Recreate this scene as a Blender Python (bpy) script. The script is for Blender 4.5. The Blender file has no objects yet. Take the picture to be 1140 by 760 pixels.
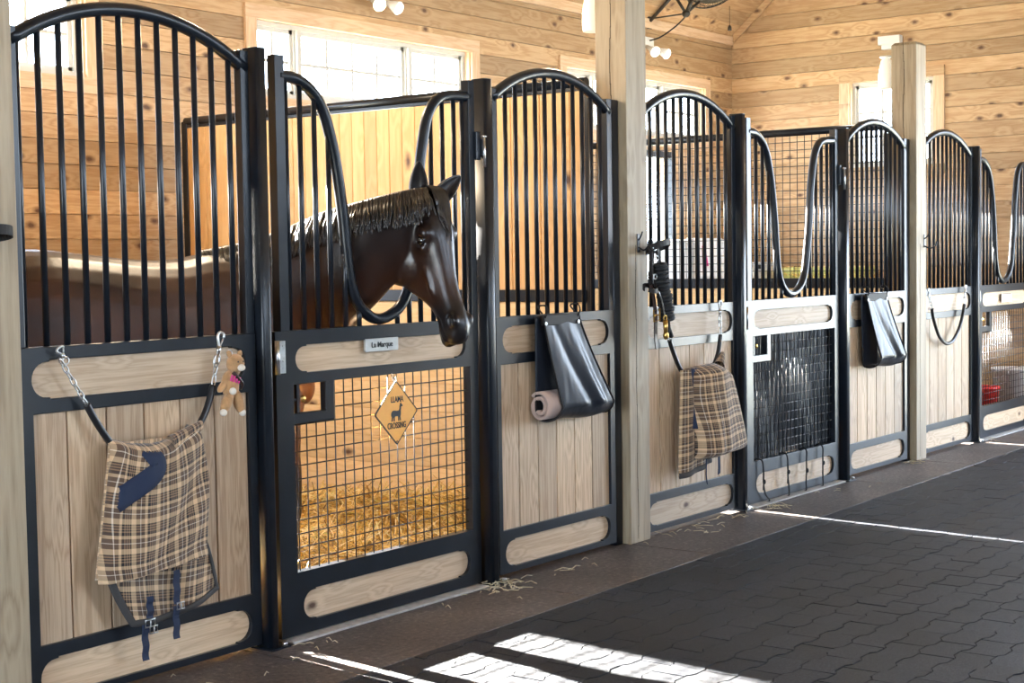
import bpy, bmesh, math, random
from mathutils import Vector, Matrix
from mathutils.geometry import tessellate_polygon
random.seed(7)
PI = math.pi
COL = bpy.context.scene.collection
S = bpy.context.scene

# ------------------------------------------------------------------ helpers
class MB:
    def __init__(s):
        s.bm = bmesh.new(); s.r = s.bm.faces.layers.float.new('rnd'); s.uv = s.bm.loops.layers.uv.new('UVMap')
        s.rnd = random.random()
    def face(s, vs, smooth=False, rnd=None):
        try: f = s.bm.faces.new(vs)
        except ValueError: return None
        f.smooth = smooth; f[s.r] = s.rnd if rnd is None else rnd
        return f
    def box(s, x0, x1, y0, y1, z0, z1, bev=0.0, newr=True):
        if newr: s.rnd = random.random()
        P = [(x0,y0,z0),(x1,y0,z0),(x1,y1,z0),(x0,y1,z0),(x0,y0,z1),(x1,y0,z1),(x1,y1,z1),(x0,y1,z1)]
        v = [s.bm.verts.new(p) for p in P]
        fs = [s.face([v[i] for i in q]) for q in ((3,2,1,0),(4,5,6,7),(0,1,5,4),(1,2,6,5),(2,3,7,6),(3,0,4,7))]
        if bev > 0:
            es = list({e for f in fs for e in f.edges})
            r = bmesh.ops.bevel(s.bm, geom=es, offset=bev, segments=2, affect='EDGES', profile=.5)
            for f in r['faces']: f[s.r] = s.rnd; f.smooth = False
    def tube(s, pts, rad, seg=10, closed=False, caps=True, flat=1.0, up=None):
        s.rnd = random.random()
        pts = [Vector(p) for p in pts]; n = len(pts)
        rads = rad if isinstance(rad, (list, tuple)) else [rad]*n
        rings = []; prev = None
        for i, p in enumerate(pts):
            if closed: t = (pts[(i+1) % n] - pts[i-1])
            else: t = pts[min(i+1, n-1)] - pts[max(i-1, 0)]
            if t.length < 1e-9: t = Vector((0,0,1))
            t.normalize()
            if prev is None:
                u = Vector(up) if up else (Vector((0,0,1)) if abs(t.z) < .9 else Vector((0,1,0)))
                a = (u - t*u.dot(t)).normalized()
            else:
                a = (prev - t*prev.dot(t)).normalized()
            prev = a; b = t.cross(a)
            rings.append([s.bm.verts.new(p + a*math.cos(2*PI*k/seg)*rads[i] + b*math.sin(2*PI*k/seg)*rads[i]*flat) for k in range(seg)])
        m = n if closed else n-1
        for i in range(m):
            A, Bq = rings[i], rings[(i+1) % n]
            for k in range(seg): s.face([A[k], A[(k+1) % seg], Bq[(k+1) % seg], Bq[k]], True)
        if caps and not closed:
            s.face(rings[0][::-1]); s.face(rings[-1])
    def poly(s, loops, y0, y1, tf=None):
        """solid from (x,z) outer loop + holes, between y0 and y1"""
        s.rnd = random.random()
        tf = tf or (lambda x, y, z: (x, y, z))
        tri = tessellate_polygon([[Vector((a, b, 0)) for a, b in L] for L in loops])
        flat = [p for L in loops for p in L]
        F = [s.bm.verts.new(tf(a, y0, b)) for a, b in flat]; K = [s.bm.verts.new(tf(a, y1, b)) for a, b in flat]
        for t in tri:
            s.face([F[i] for i in t]); s.face([K[i] for i in reversed(t)])
        o = 0
        for L in loops:
            n = len(L)
            for i in range(n):
                j = (i+1) % n; s.face([F[o+i], F[o+j], K[o+j], K[o+i]])
            o += n
    def grid(s, P, uvs=None, smooth=True, closed_u=False):
        V = [[s.bm.verts.new(p) for p in row] for row in P]
        nu = len(V); nv = len(V[0])
        for i in range(nu if closed_u else nu-1):
            i2 = (i+1) % nu
            for j in range(nv-1):
                f = s.face([V[i][j], V[i2][j], V[i2][j+1], V[i][j+1]], smooth)
                if f and uvs:
                    for l, (a, b) in zip(f.loops, ((i,j),(i2,j),(i2,j+1),(i,j+1))): l[s.uv].uv = uvs(a, b)
        return V
    def ellipsoid(s, c, r, m=None, seg=16, ring=10):
        s.rnd = random.random(); m = m or Matrix.Identity(3)
        V = []
        for i in range(ring+1):
            th = PI*i/ring; row = []
            for k in range(seg):
                ph = 2*PI*k/seg
                v = m @ Vector((r[0]*math.sin(th)*math.cos(ph), r[1]*math.sin(th)*math.sin(ph), r[2]*math.cos(th)))
                row.append(s.bm.verts.new(Vector(c)+v))
            V.append(row)
        for i in range(ring):
            for k in range(seg):
                s.face([V[i][k], V[i+1][k], V[i+1][(k+1) % seg], V[i][(k+1) % seg]], True)
    def done(s, name, mat, parent=None, fix=True):
        if fix: 
            bmesh.ops.remove_doubles(s.bm, verts=s.bm.verts, dist=1e-6)
            bmesh.ops.recalc_face_normals(s.bm, faces=s.bm.faces)
        me = bpy.data.meshes.new(name)
        off = Vector((0,0,0))
        p = parent
        while p is not None: off += p.location; p = p.parent
        if off.length: bmesh.ops.translate(s.bm, verts=s.bm.verts, vec=-off)
        s.bm.to_mesh(me); s.bm.free()
        o = bpy.data.objects.new(name, me); COL.objects.link(o)
        for m in (mat if isinstance(mat, (list, tuple)) else [mat]): me.materials.append(m)
        if parent: o.parent = parent
        return o

def rename(o, n): o.name = n
def thing(name, label, cat, loc, group=None):
    o = bpy.data.objects.new(name, None); o.empty_display_size = .1; COL.objects.link(o)
    o.location = loc; o['label'] = label; o['category'] = cat
    if group: o['group'] = group
    return o
def tag(o, label, cat, group=None, kind=None):
    o['label'] = label; o['category'] = cat
    if group: o['group'] = group
    if kind: o['kind'] = kind
    return o
def struct(o, label=None):
    o['kind'] = 'structure'
    if label: o['label'] = label
    return o
def bevel(o, w=.003, seg=2, ang=35):
    m = o.modifiers.new('Bevel', 'BEVEL'); m.width = w; m.segments = seg; m.limit_method = 'ANGLE'; m.angle_limit = math.radians(ang)
    return o
def solid(o, t, off=0):
    m = o.modifiers.new('Solid', 'SOLIDIFY'); m.thickness = t; m.offset = off; return o
def subd(o, n=1):
    m = o.modifiers.new('Sub', 'SUBSURF'); m.levels = n; m.render_levels = n; return o
def catmull(pts, n=8, closed=False):
    P = [Vector(p) for p in pts]; out = []
    N = len(P); rng = range(N if closed else N-1)
    for i in rng:
        if closed: p0, p1, p2, p3 = P[i-1], P[i], P[(i+1) % N], P[(i+2) % N]
        else: p0, p1, p2, p3 = P[max(i-1,0)], P[i], P[i+1], P[min(i+2,N-1)]
        for k in range(n):
            t = k/n
            out.append(.5*((2*p1)+(p2-p0)*t+(2*p0-5*p1+4*p2-p3)*t*t+(3*p1-p0-3*p2+p3)*t**3))
    if not closed: out.append(P[-1])
    return out
def lerp(a, b, t): return a+(b-a)*t
def interp(tab, x):
    if x <= tab[0][0]: return tab[0][1]
    for (a, b), (c, d) in zip(tab, tab[1:]):
        if x <= c:
            t = (x-a)/(c-a); t = t*t*(3-2*t); return b+(d-b)*t
    return tab[-1][1]

# ------------------------------------------------------------------ materials
def newmat(name):
    m = bpy.data.materials.new(name); m.use_nodes = True
    nt = m.node_tree; nt.nodes.clear()
    out = nt.nodes.new('ShaderNodeOutputMaterial'); b = nt.nodes.new('ShaderNodeBsdfPrincipled')
    nt.links.new(b.outputs[0], out.inputs[0])
    return m, nt, b, out
def N(nt, t, **k):
    n = nt.nodes.new(t)
    for a, v in k.items():
        if a.startswith('i_'):
            key = a[2:]; key = int(key) if key.isdigit() else key.replace('_', ' ')
            n.inputs[key].default_value = v
        else: setattr(n, a, v)
    return n
def ramp(nt, stops, interp='LINEAR'):
    r = nt.nodes.new('ShaderNodeValToRGB'); cr = r.color_ramp; cr.interpolation = interp
    while len(cr.elements) < len(stops): cr.elements.new(.5)
    for e, (p, c) in zip(cr.elements, stops): e.position = p; e.color = (*c, 1) if len(c) == 3 else c
    return r
def plain(name, col, rough=.5, metal=0, spec=.5, coat=0, noise=0, nscale=30, bump=0, sheen=0, bscale=200):
    m, nt, b, out = newmat(name); L = nt.links.new
    b.inputs['Base Color'].default_value = (*col, 1); b.inputs['Roughness'].default_value = rough
    b.inputs['Metallic'].default_value = metal; b.inputs['Specular IOR Level'].default_value = spec
    b.inputs['Coat Weight'].default_value = coat; b.inputs['Sheen Weight'].default_value = sheen
    tc = N(nt, 'ShaderNodeTexCoord')
    if noise:
        n = N(nt, 'ShaderNodeTexNoise', i_Scale=nscale, i_Detail=4.0); L(tc.outputs['Object'], n.inputs['Vector'])
        r = ramp(nt, [(.3, tuple(c*(1-noise) for c in col)), (.7, tuple(min(1, c*(1+noise)) for c in col))])
        L(n.outputs['Fac'], r.inputs[0]); L(r.outputs[0], b.inputs['Base Color'])
    if bump:
        n2 = N(nt, 'ShaderNodeTexNoise', i_Scale=bscale, i_Detail=3.0); L(tc.outputs['Object'], n2.inputs['Vector'])
        bp = N(nt, 'ShaderNodeBump', i_Strength=bump, i_Distance=.002); L(n2.outputs['Fac'], bp.inputs['Height']); L(bp.outputs[0], b.inputs['Normal'])
    return m
def wood(name, c1, c2, axis='x', knots=.5, kscale=2.2, tone=.18, rough=.55, knotcol=(.09, .038, .016), grain=1.0, flat='y', fine=16, gray=.0):
    """c1 light, c2 darker grain; axis = direction the boards run"""
    m, nt, b, out = newmat(name); L = nt.links.new
    tc = N(nt, 'ShaderNodeTexCoord'); at = N(nt, 'ShaderNodeAttribute', attribute_name='rnd')
    off = N(nt, 'ShaderNodeVectorMath', operation='SCALE'); off.inputs[0].default_value = (13.7, 9.1, 17.3); L(at.outputs['Fac'], off.inputs['Scale'])
    add = N(nt, 'ShaderNodeVectorMath', operation='ADD'); L(tc.outputs['Object'], add.inputs[0]); L(off.outputs[0], add.inputs[1])
    sc = {'x': (1.2, fine, fine), 'y': (fine, 1.2, fine), 'z': (fine, fine, 1.2)}[axis]
    mp = N(nt, 'ShaderNodeMapping'); mp.inputs['Scale'].default_value = sc; L(add.outputs[0], mp.inputs[0])
    # knots
    ks = {'x': (.55, 1, 1), 'y': (1, .55, 1), 'z': (1, 1, .55)}[axis]
    mk = N(nt, 'ShaderNodeMapping'); mk.inputs['Scale'].default_value = tuple(kscale*k*(0 if flat == a_ else 1) for k, a_ in zip(ks, 'xyz')); L(add.outputs[0], mk.inputs[0])
    vo = N(nt, 'ShaderNodeTexVoronoi', i_Scale=1.0)
    if flat:
        vo.voronoi_dimensions = '2D'; sx_ = N(nt, 'ShaderNodeSeparateXYZ'); cx_ = N(nt, 'ShaderNodeCombineXYZ'); L(mk.outputs[0], sx_.inputs[0])
        for q_, a_ in enumerate([a_ for a_ in 'XYZ' if a_.lower() != flat]): L(sx_.outputs[a_], cx_.inputs[q_])
        L(cx_.outputs[0], vo.inputs['Vector'])
    else: L(mk.outputs[0], vo.inputs['Vector'])
    # distort the grain round a knot
    kd = N(nt, 'ShaderNodeMapRange'); kd.inputs[1].default_value = .0; kd.inputs[2].default_value = .32; kd.inputs[3].default_value = 1.4; kd.inputs[4].default_value = 0
    L(vo.outputs['Distance'], kd.inputs[0])
    n1 = N(nt, 'ShaderNodeTexNoise', i_Scale=1.0, i_Detail=5.0, i_Roughness=.6); L(mp.outputs[0], n1.inputs['Vector'])
    sum_ = N(nt, 'ShaderNodeMath', operation='MULTIPLY_ADD'); L(n1.outputs['Fac'], sum_.inputs[0]); sum_.inputs[1].default_value = 5.0*grain; L(kd.outputs[0], sum_.inputs[2])
    sn = N(nt, 'ShaderNodeMath', operation='PINGPONG'); L(sum_.outputs[0], sn.inputs[0]); sn.inputs[1].default_value = .5
    gr = ramp(nt, [(0, c1), (.55, tuple(lerp(a, d, .45) for a, d in zip(c1, c2))), (1, c2)]); 
    m2 = N(nt, 'ShaderNodeMath', operation='MULTIPLY'); L(sn.outputs[0], m2.inputs[0]); m2.inputs[1].default_value = 2; L(m2.outputs[0], gr.inputs[0])
    # tone per board
    tn = N(nt, 'ShaderNodeMapRange'); tn.inputs[3].default_value = 1-tone; tn.inputs[4].default_value = 1+tone*.5; L(at.outputs['Fac'], tn.inputs[0])
    mm = N(nt, 'ShaderNodeVectorMath', operation='SCALE'); L(gr.outputs[0], mm.inputs[0]); L(tn.outputs[0], mm.inputs['Scale'])
    if gray:
        g1_ = N(nt, 'ShaderNodeMath', operation='MULTIPLY'); L(at.outputs['Fac'], g1_.inputs[0]); g1_.inputs[1].default_value = 7.3
        g2_ = N(nt, 'ShaderNodeMath', operation='FRACT'); L(g1_.outputs[0], g2_.inputs[0])
        g3_ = N(nt, 'ShaderNodeMath', operation='MULTIPLY'); L(g2_.outputs[0], g3_.inputs[0]); g3_.inputs[1].default_value = gray
        gm = N(nt, 'ShaderNodeMix', data_type='RGBA', blend_type='MULTIPLY'); L(g3_.outputs[0], gm.inputs[0]); L(mm.outputs[0], gm.inputs[6]); gm.inputs[7].default_value = (.78,.88,1.05,1); mm = gm
    # knot mask: only some cells
    wn = N(nt, 'ShaderNodeTexWhiteNoise'); L(vo.outputs['Position'], wn.inputs['Vector'])
    sel = N(nt, 'ShaderNodeMath', operation='LESS_THAN'); L(wn.outputs['Value'], sel.inputs[0]); sel.inputs[1].default_value = knots
    nd = N(nt, 'ShaderNodeTexNoise', i_Scale=22.0); L(add.outputs[0], nd.inputs['Vector'])
    dd = N(nt, 'ShaderNodeMath', operation='MULTIPLY_ADD'); L(nd.outputs['Fac'], dd.inputs[0]); dd.inputs[1].default_value = .10; L(vo.outputs['Distance'], dd.inputs[2])
    km = ramp(nt, [(.09, (1,1,1)), (.13, (.6,.6,.6)), (.20, (0,0,0))]); L(dd.outputs[0], km.inputs[0])
    k2 = N(nt, 'ShaderNodeMath', operation='MULTIPLY'); L(km.outputs[0], k2.inputs[0]); L(sel.outputs[0], k2.inputs[1])
    mx = N(nt, 'ShaderNodeMix', data_type='RGBA'); L(k2.outputs[0], mx.inputs[0]); L(mm.outputs[2] if gray else mm.outputs[0], mx.inputs[6]); mx.inputs[7].default_value = (*knotcol, 1)
    L(mx.outputs[2], b.inputs['Base Color']); b.inputs['Roughness'].default_value = rough
    bp = N(nt, 'ShaderNodeBump', i_Strength=.15, i_Distance=.002); L(n1.outputs['Fac'], bp.inputs['Height']); L(bp.outputs[0], b.inputs['Normal'])
    return m
WALLC = ((.54,.375,.21), (.41,.25,.118))
M = {}
M['wall_x'] = wood('pine_wall', *WALLC, axis='x', knots=.42, kscale=5.5, tone=.34)
M['wall_y'] = wood('pine_wall_end', *WALLC, axis='y', knots=.42, kscale=5.5, tone=.34, flat='x')
M['casing_x'] = wood('pine_casing', (.78,.58,.38), (.66,.44,.26), axis='x', knots=.2, tone=.1)
M['casing_z'] = wood('pine_casing_upright', (.78,.58,.38), (.66,.44,.26), axis='z', knots=.2, tone=.1)
M['div_z'] = wood('pine_divider', (.80,.52,.235), (.70,.42,.17), axis='z', knots=.10, tone=.12, grain=.6, flat='x', kscale=5)
M['div_y'] = wood('pine_divider_low', (.86,.63,.33), (.76,.53,.25), axis='y', knots=.25, kscale=5, tone=.15, flat='x')
M['panel_z'] = wood('panel_boards', (.66,.475,.295), (.47,.305,.175), axis='z', knots=.05, kscale=5, tone=.28, grain=1.0, fine=34, gray=.45)
M['panel_x'] = wood('panel_inset', (.68,.50,.32), (.53,.36,.215), axis='x', knots=.16, kscale=7, tone=.14, grain=.9, fine=30, gray=.5)
M['post_z'] = wood('timber', (.38,.30,.195), (.27,.20,.12), axis='z', knots=.16, kscale=4.5, tone=.1, grain=.7, flat='', fine=18)
M['steel'] = plain('black_steel', (.007,.010,.015), rough=.3, spec=.42, coat=.0, noise=.3, nscale=9, bump=.05, bscale=300)
M['wire'] = plain('mesh_wire', (.012,.014,.018), rough=.35, spec=.6)
M['zinc'] = plain('galvanised_steel', (.62,.63,.63), rough=.28, metal=1, noise=.15, nscale=60)
M['brass'] = plain('brass', (.62,.40,.12), rough=.3, metal=1)
M['rubber'] = plain('black_rubber', (.012,.012,.014), rough=.32, spec=.5)
M['white'] = plain('white_paint', (.78,.78,.74), rough=.4)
M['vinyl'] = plain('window_vinyl', (.58,.58,.54), rough=.4)
M['plate'] = plain('brushed_plate', (.55,.55,.53), rough=.35, metal=.8, noise=.06, nscale=50)
M['ink'] = plain('black_ink', (.015,.015,.015), rough=.6)
M['sign'] = plain('sign_orange', (1.0,.46,.085), rough=.5, noise=.05, nscale=20)
M['navy'] = plain('navy_webbing', (.012,.022,.055), rough=.8, bump=.4, bscale=500)
M['trim'] = plain('grey_binding', (.05,.045,.042), rough=.8, bump=.3, bscale=500)
M['leather'] = plain('black_leather', (.012,.009,.008), rough=.6, spec=.3, bump=.2, bscale=300)
M['brownleather'] = plain('brown_leather', (.035,.015,.01), rough=.4, bump=.2, bscale=300)
M['cord'] = plain('braided_cord', (.008,.008,.009), rough=.75, bump=.8, bscale=400)
M['fleece'] = plain('pink_fleece', (.50,.36,.30), rough=.95, bump=1, bscale=350, sheen=.3)
M['plush'] = plain('tan_plush', (.48,.27,.12), rough=.95, bump=1, bscale=350, noise=.25, nscale=40, sheen=.3)
M['cream'] = plain('cream_plush', (.75,.68,.58), rough=.95, bump=1, bscale=350)
M['pink'] = plain('pink_ribbon', (.75,.06,.30), rough=.8)
M['fan'] = plain('fan_enamel', (.02,.018,.014), rough=.35)
M['fanblade'] = plain('fan_blade', (.10,.095,.07), rough=.35, metal=.6)
M['red'] = plain('red_plastic', (.62,.03,.025), rough=.35)
M['whiteplastic'] = plain('white_plastic', (.80,.80,.80), rough=.4)
M['dirt'] = plain('stall_earth', (.16,.09,.035), rough=.95, noise=.4, nscale=15)
M['grass'] = plain('outside_ground', (.45,.47,.38), rough=1, noise=.3, nscale=2)
M['concrete'] = None
M['crack'] = plain('dark_crack', (.06,.04,.025), rough=1)
M['sill'] = plain('pale_concrete', (.42,.40,.38), rough=.8, noise=.2, nscale=30)
# vinyl bag: glossy and wrinkled
def vinyl():
    m, nt, b, out = newmat('glossy_black_vinyl'); L = nt.links.new
    b.inputs['Base Color'].default_value = (.016,.019,.027,1); b.inputs['Specular IOR Level'].default_value = .32; b.inputs['Roughness'].default_value = .38; b.inputs['Coat Weight'].default_value = .05; b.inputs['Coat Roughness'].default_value=.3
    tc = N(nt, 'ShaderNodeTexCoord'); mp = N(nt, 'ShaderNodeMapping'); mp.inputs['Scale'].default_value = (9, 9, 3); L(tc.outputs['Object'], mp.inputs[0])
    n = N(nt, 'ShaderNodeTexNoise', i_Scale=1.0, i_Detail=2.0); L(mp.outputs[0], n.inputs['Vector'])
    bp = N(nt, 'ShaderNodeBump', i_Strength=.3, i_Distance=.03); L(n.outputs['Fac'], bp.inputs['Height']); L(bp.outputs[0], b.inputs['Normal'])
    return m
M['bag'] = vinyl()
M['liner'] = plain('black_plastic_sheet', (.02,.024,.032), rough=.3, spec=.6)
def concrete():
    m, nt, b, out = newmat('brown_concrete'); L = nt.links.new
    tc = N(nt, 'ShaderNodeTexCoord')
    n1 = N(nt, 'ShaderNodeTexNoise', i_Scale=2.2, i_Detail=6.0, i_Roughness=.65); L(tc.outputs['Object'], n1.inputs['Vector'])
    n2 = N(nt, 'ShaderNodeTexNoise', i_Scale=45.0, i_Detail=6.0, i_Roughness=.75); L(tc.outputs['Object'], n2.inputs['Vector'])
    r1 = ramp(nt, [(.3, (.070,.055,.050)), (.7, (.15,.125,.115))]); L(n1.outputs['Fac'], r1.inputs[0])
    r2 = ramp(nt, [(.38, (.45,.45,.45)), (.56, (1.0,1.0,1.0)), (.68, (2.2,2.2,2.2))]); L(n2.outputs['Fac'], r2.inputs[0])
    mx = N(nt, 'ShaderNodeMix', data_type='RGBA', blend_type='MULTIPLY'); mx.inputs[0].default_value = 1; L(r1.outputs[0], mx.inputs[6]); L(r2.outputs[0], mx.inputs[7])
    L(mx.outputs[2], b.inputs['Base Color']); b.inputs['Roughness'].default_value = .55
    bp = N(nt, 'ShaderNodeBump', i_Strength=.5, i_Distance=.004); L(n2.outputs['Fac'], bp.inputs['Height']); L(bp.outputs[0], b.inputs['Normal'])
    return m
M['concrete'] = concrete()
def paver():
    m, nt, b, out = newmat('rubber_pavers'); L = nt.links.new
    tc = N(nt, 'ShaderNodeTexCoord'); at = N(nt, 'ShaderNodeAttribute', attribute_name='rnd')
    n2 = N(nt, 'ShaderNodeTexNoise', i_Scale=110.0, i_Detail=5.0, i_Roughness=.8); L(tc.outputs['Object'], n2.inputs['Vector'])
    n1 = N(nt, 'ShaderNodeTexNoise', i_Scale=1.6, i_Detail=5.0); L(tc.outputs['Object'], n1.inputs['Vector'])
    r2 = ramp(nt, [(.40, (.003,.004,.007)), (.54, (.011,.014,.021)), (.64, (.035,.041,.056)), (.72, (.13,.14,.17))]); L(n2.outputs['Fac'], r2.inputs[0])
    tn = N(nt, 'ShaderNodeMapRange'); tn.inputs[3].default_value = .7; tn.inputs[4].default_value = 1.35; L(at.outputs['Fac'], tn.inputs[0])
    r1 = N(nt, 'ShaderNodeMapRange'); r1.inputs[1].default_value = .3; r1.inputs[2].default_value = .7; r1.inputs[3].default_value = .6; r1.inputs[4].default_value = 1.5; L(n1.outputs['Fac'], r1.inputs[0])
    mu = N(nt, 'ShaderNodeMath', operation='MULTIPLY'); L(tn.outputs[0], mu.inputs[0]); L(r1.outputs[0], mu.inputs[1])
    mm = N(nt, 'ShaderNodeVectorMath', operation='SCALE'); L(r2.outputs[0], mm.inputs[0]); L(mu.outputs[0], mm.inputs['Scale'])
    L(mm.outputs[0], b.inputs['Base Color']); b.inputs['Roughness'].default_value = .55; b.inputs['Specular IOR Level'].default_value=.35
    bp = N(nt, 'ShaderNodeBump', i_Strength=.8, i_Distance=.004); L(n2.outputs['Fac'], bp.inputs['Height']); L(bp.outputs[0], b.inputs['Normal'])
    return m
M['paver'] = paver()
def straw():
    m, nt, b, out = newmat('golden_straw'); L = nt.links.new
    at = N(nt, 'ShaderNodeAttribute', attribute_name='rnd')
    r = ramp(nt, [(0, (.20,.10,.015)), (.3, (.60,.36,.06)), (.65, (.85,.58,.15)), (.93, (.90,.72,.36)), (1, (.45,.48,.10))]); L(at.outputs['Fac'], r.inputs[0])
    L(r.outputs[0], b.inputs['Base Color']); b.inputs['Roughness'].default_value = .45
    return m
M['straw'] = straw()
def coat():
    m, nt, b, out = newmat('bay_horse_coat'); L = nt.links.new
    tc = N(nt, 'ShaderNodeTexCoord'); g = N(nt, 'ShaderNodeNewGeometry')
    n = N(nt, 'ShaderNodeTexNoise', i_Scale=3.5, i_Detail=4.0); L(tc.outputs['Object'], n.inputs['Vector'])
    at = N(nt, 'ShaderNodeAttribute', attribute_name='dark')
    r = ramp(nt, [(.3, (.024,.008,.0035)), (.7, (.080,.026,.009))]); L(n.outputs['Fac'], r.inputs[0])
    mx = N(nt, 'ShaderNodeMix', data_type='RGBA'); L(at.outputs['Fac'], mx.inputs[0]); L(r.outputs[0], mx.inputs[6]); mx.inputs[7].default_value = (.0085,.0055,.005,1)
    L(mx.outputs[2], b.inputs['Base Color']); rr_ = N(nt, 'ShaderNodeMapRange'); rr_.inputs[1].default_value = .1; rr_.inputs[2].default_value = .6; rr_.inputs[3].default_value = .52; rr_.inputs[4].default_value = .31; L(at.outputs['Fac'], rr_.inputs[0]); L(rr_.outputs[0], b.inputs['Roughness']); b.inputs['Specular IOR Level'].default_value=.5
    b.inputs['Sheen Weight'].default_value = .0
    n2 = N(nt, 'ShaderNodeTexNoise', i_Scale=16.0, i_Detail=5.0); L(tc.outputs['Object'], n2.inputs['Vector'])
    bp = N(nt, 'ShaderNodeBump', i_Strength=.25, i_Distance=.006); L(n2.outputs['Fac'], bp.inputs['Height']); L(bp.outputs[0], b.inputs['Normal'])
    return m
M['coat'] = coat()
M['coat_dark'] = plain('dark_coat', (.012,.008,.007), rough=.5, noise=.4, nscale=40, sheen=.3)
M['hair'] = plain('black_hair', (.012,.010,.010), rough=.28, spec=1.0, noise=.4, nscale=60)
M['eye'] = plain('horse_eye', (.006,.003,.002), rough=.05, coat=1)
M['hoof'] = plain('hoof', (.03,.025,.02), rough=.5)
def plaid(name, k=1.0):
    m, nt, b, out = newmat(name); L = nt.links.new
    uv = N(nt, 'ShaderNodeUVMap'); sp = N(nt, 'ShaderNodeSeparateXYZ'); L(uv.outputs[0], sp.inputs[0])
    cream, brown, blk = (.66,.46,.27), (.105,.060,.036), (.008,.007,.008)
    tan = (.30,.185,.105)
    base = [(0,cream),(.17,cream),(.175,brown),(.30,brown),(.305,(.7,.62,.5)),(.33,(.7,.62,.5)),(.335,brown),(.46,brown),(.465,cream),(.63,cream)]
    seq = base[:]
    p = .635
    for k_ in range(4):
        seq += [(p, blk), (p+.05, blk), (p+.055, tan), (p+.088, tan)]; p += .092
    def rr(stops):
        # colour ramp holds 32 stops at most
        return ramp(nt, stops[:32], 'CONSTANT')
    seq2 = [(0,cream),(.13,brown),(.29,(.7,.62,.5)),(.32,brown),(.46,cream),(.57,blk),(.675,tan),(.72,blk),(.765,tan),(.81,blk),(.855,tan),(.90,blk),(.95,cream)]
    cols = []
    for ax in ('X', 'Y'):
        ml = N(nt, 'ShaderNodeMath', operation='MULTIPLY'); L(sp.outputs[ax], ml.inputs[0]); ml.inputs[1].default_value = 1/(.092*k)
        fr = N(nt, 'ShaderNodeMath', operation='FRACT'); L(ml.outputs[0], fr.inputs[0])
        r = rr(seq2); L(fr.outputs[0], r.inputs[0]); cols.append(r)
    mx = N(nt, 'ShaderNodeMix', data_type='RGBA'); mx.inputs[0].default_value = .5; L(cols[0].outputs[0], mx.inputs[6]); L(cols[1].outputs[0], mx.inputs[7])
    L(mx.outputs[2], b.inputs['Base Color']); b.inputs['Roughness'].default_value = .85; b.inputs['Sheen Weight'].default_value = .2
    tc = N(nt, 'ShaderNodeTexCoord'); n = N(nt, 'ShaderNodeTexNoise', i_Scale=500.0); L(tc.outputs['Object'], n.inputs['Vector'])
    bp = N(nt, 'ShaderNodeBump', i_Strength=.3, i_Distance=.001); L(n.outputs['Fac'], bp.inputs['Height']); L(bp.outputs[0], b.inputs['Normal'])
    return m
M['plaid'] = plaid('tan_plaid')
def glass():
    m, nt, b, out = newmat('window_glass'); nt.nodes.remove(b); L = nt.links.new
    t = N(nt, 'ShaderNodeBsdfTransparent'); g = N(nt, 'ShaderNodeBsdfGlossy'); g.inputs['Roughness'].default_value = .02
    mx = N(nt, 'ShaderNodeMixShader'); mx.inputs[0].default_value = .04; L(t.outputs[0], mx.inputs[1]); L(g.outputs[0], mx.inputs[2]); L(mx.outputs[0], out.inputs[0])
    return m
M['glass'] = glass()
def lampglass():
    m, nt, b, out = newmat('opal_glass')
    b.inputs['Base Color'].default_value = (.85,.85,.78,1); b.inputs['Roughness'].default_value = .3
    b.inputs['Emission Color'].default_value = (1,.93,.78,1); b.inputs['Emission Strength'].default_value = .25
    return m
M['opal'] = lampglass()
def bulb(name, c, s):
    m, nt, b, out = newmat(name)
    b.inputs['Base Color'].default_value = (.9,.9,.9,1); b.inputs['Emission Color'].default_value = (*c,1); b.inputs['Emission Strength'].default_value = s
    return m
M['bulb'] = bulb('lit_bulb', (1,.72,.38), 25)
M['bulbw'] = bulb('lit_white_bulb', (1,.95,.85), 5)

# ------------------------------------------------------------------ setting
PER = 3.585; YB = 3.25; XE = 13.33; EAVE = 3.53; SL = .85
def planks_wall(name, mat, axis, a0, a1, z0, z1, pos, thick, holes, h=.142, sign=1, top=None):
    """horizontal boards; axis 'x' runs along X at y=pos, axis 'y' runs along Y at x=pos; holes: (a0,a1,z0,z1)"""
    b = MB(); z = z0; i = 0
    while z < z1-1e-4:
        zt = min(z+h-.004, z1)
        segs = [(a0, a1)]
        # split boards at butt joints
        zs = sorted({z, zt} | {q for hh in holes for q in hh[2:4] if z < q < zt})
        rn = random.random()
        for zz0, zz1 in zip(zs, zs[1:]):
            zm = (zz0+zz1)/2; cur = [(a0, a1)]
            for hh in holes:
                if hh[2] < zm < hh[3]:
                    nx = []
                    for s0, s1 in cur:
                        if hh[1] <= s0 or hh[0] >= s1: nx.append((s0, s1)); continue
                        if s0 < hh[0]: nx.append((s0, hh[0]))
                        if s1 > hh[1]: nx.append((hh[1], s1))
                    cur = nx
            for s0, s1 in cur:
                b.rnd = rn
                if top:
                    lim = top(zz1)
                    s1 = min(s1, lim)
                    if s1 <= s0: continue
                if axis == 'x': b.box(s0, s1, pos, pos+thick, zz0, zz1, newr=False)
                else: b.box(pos, pos+thick, s0, s1, zz0, zz1, newr=False)
        z += h; i += 1
    return b.done(name, mat, fix=False)

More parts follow.
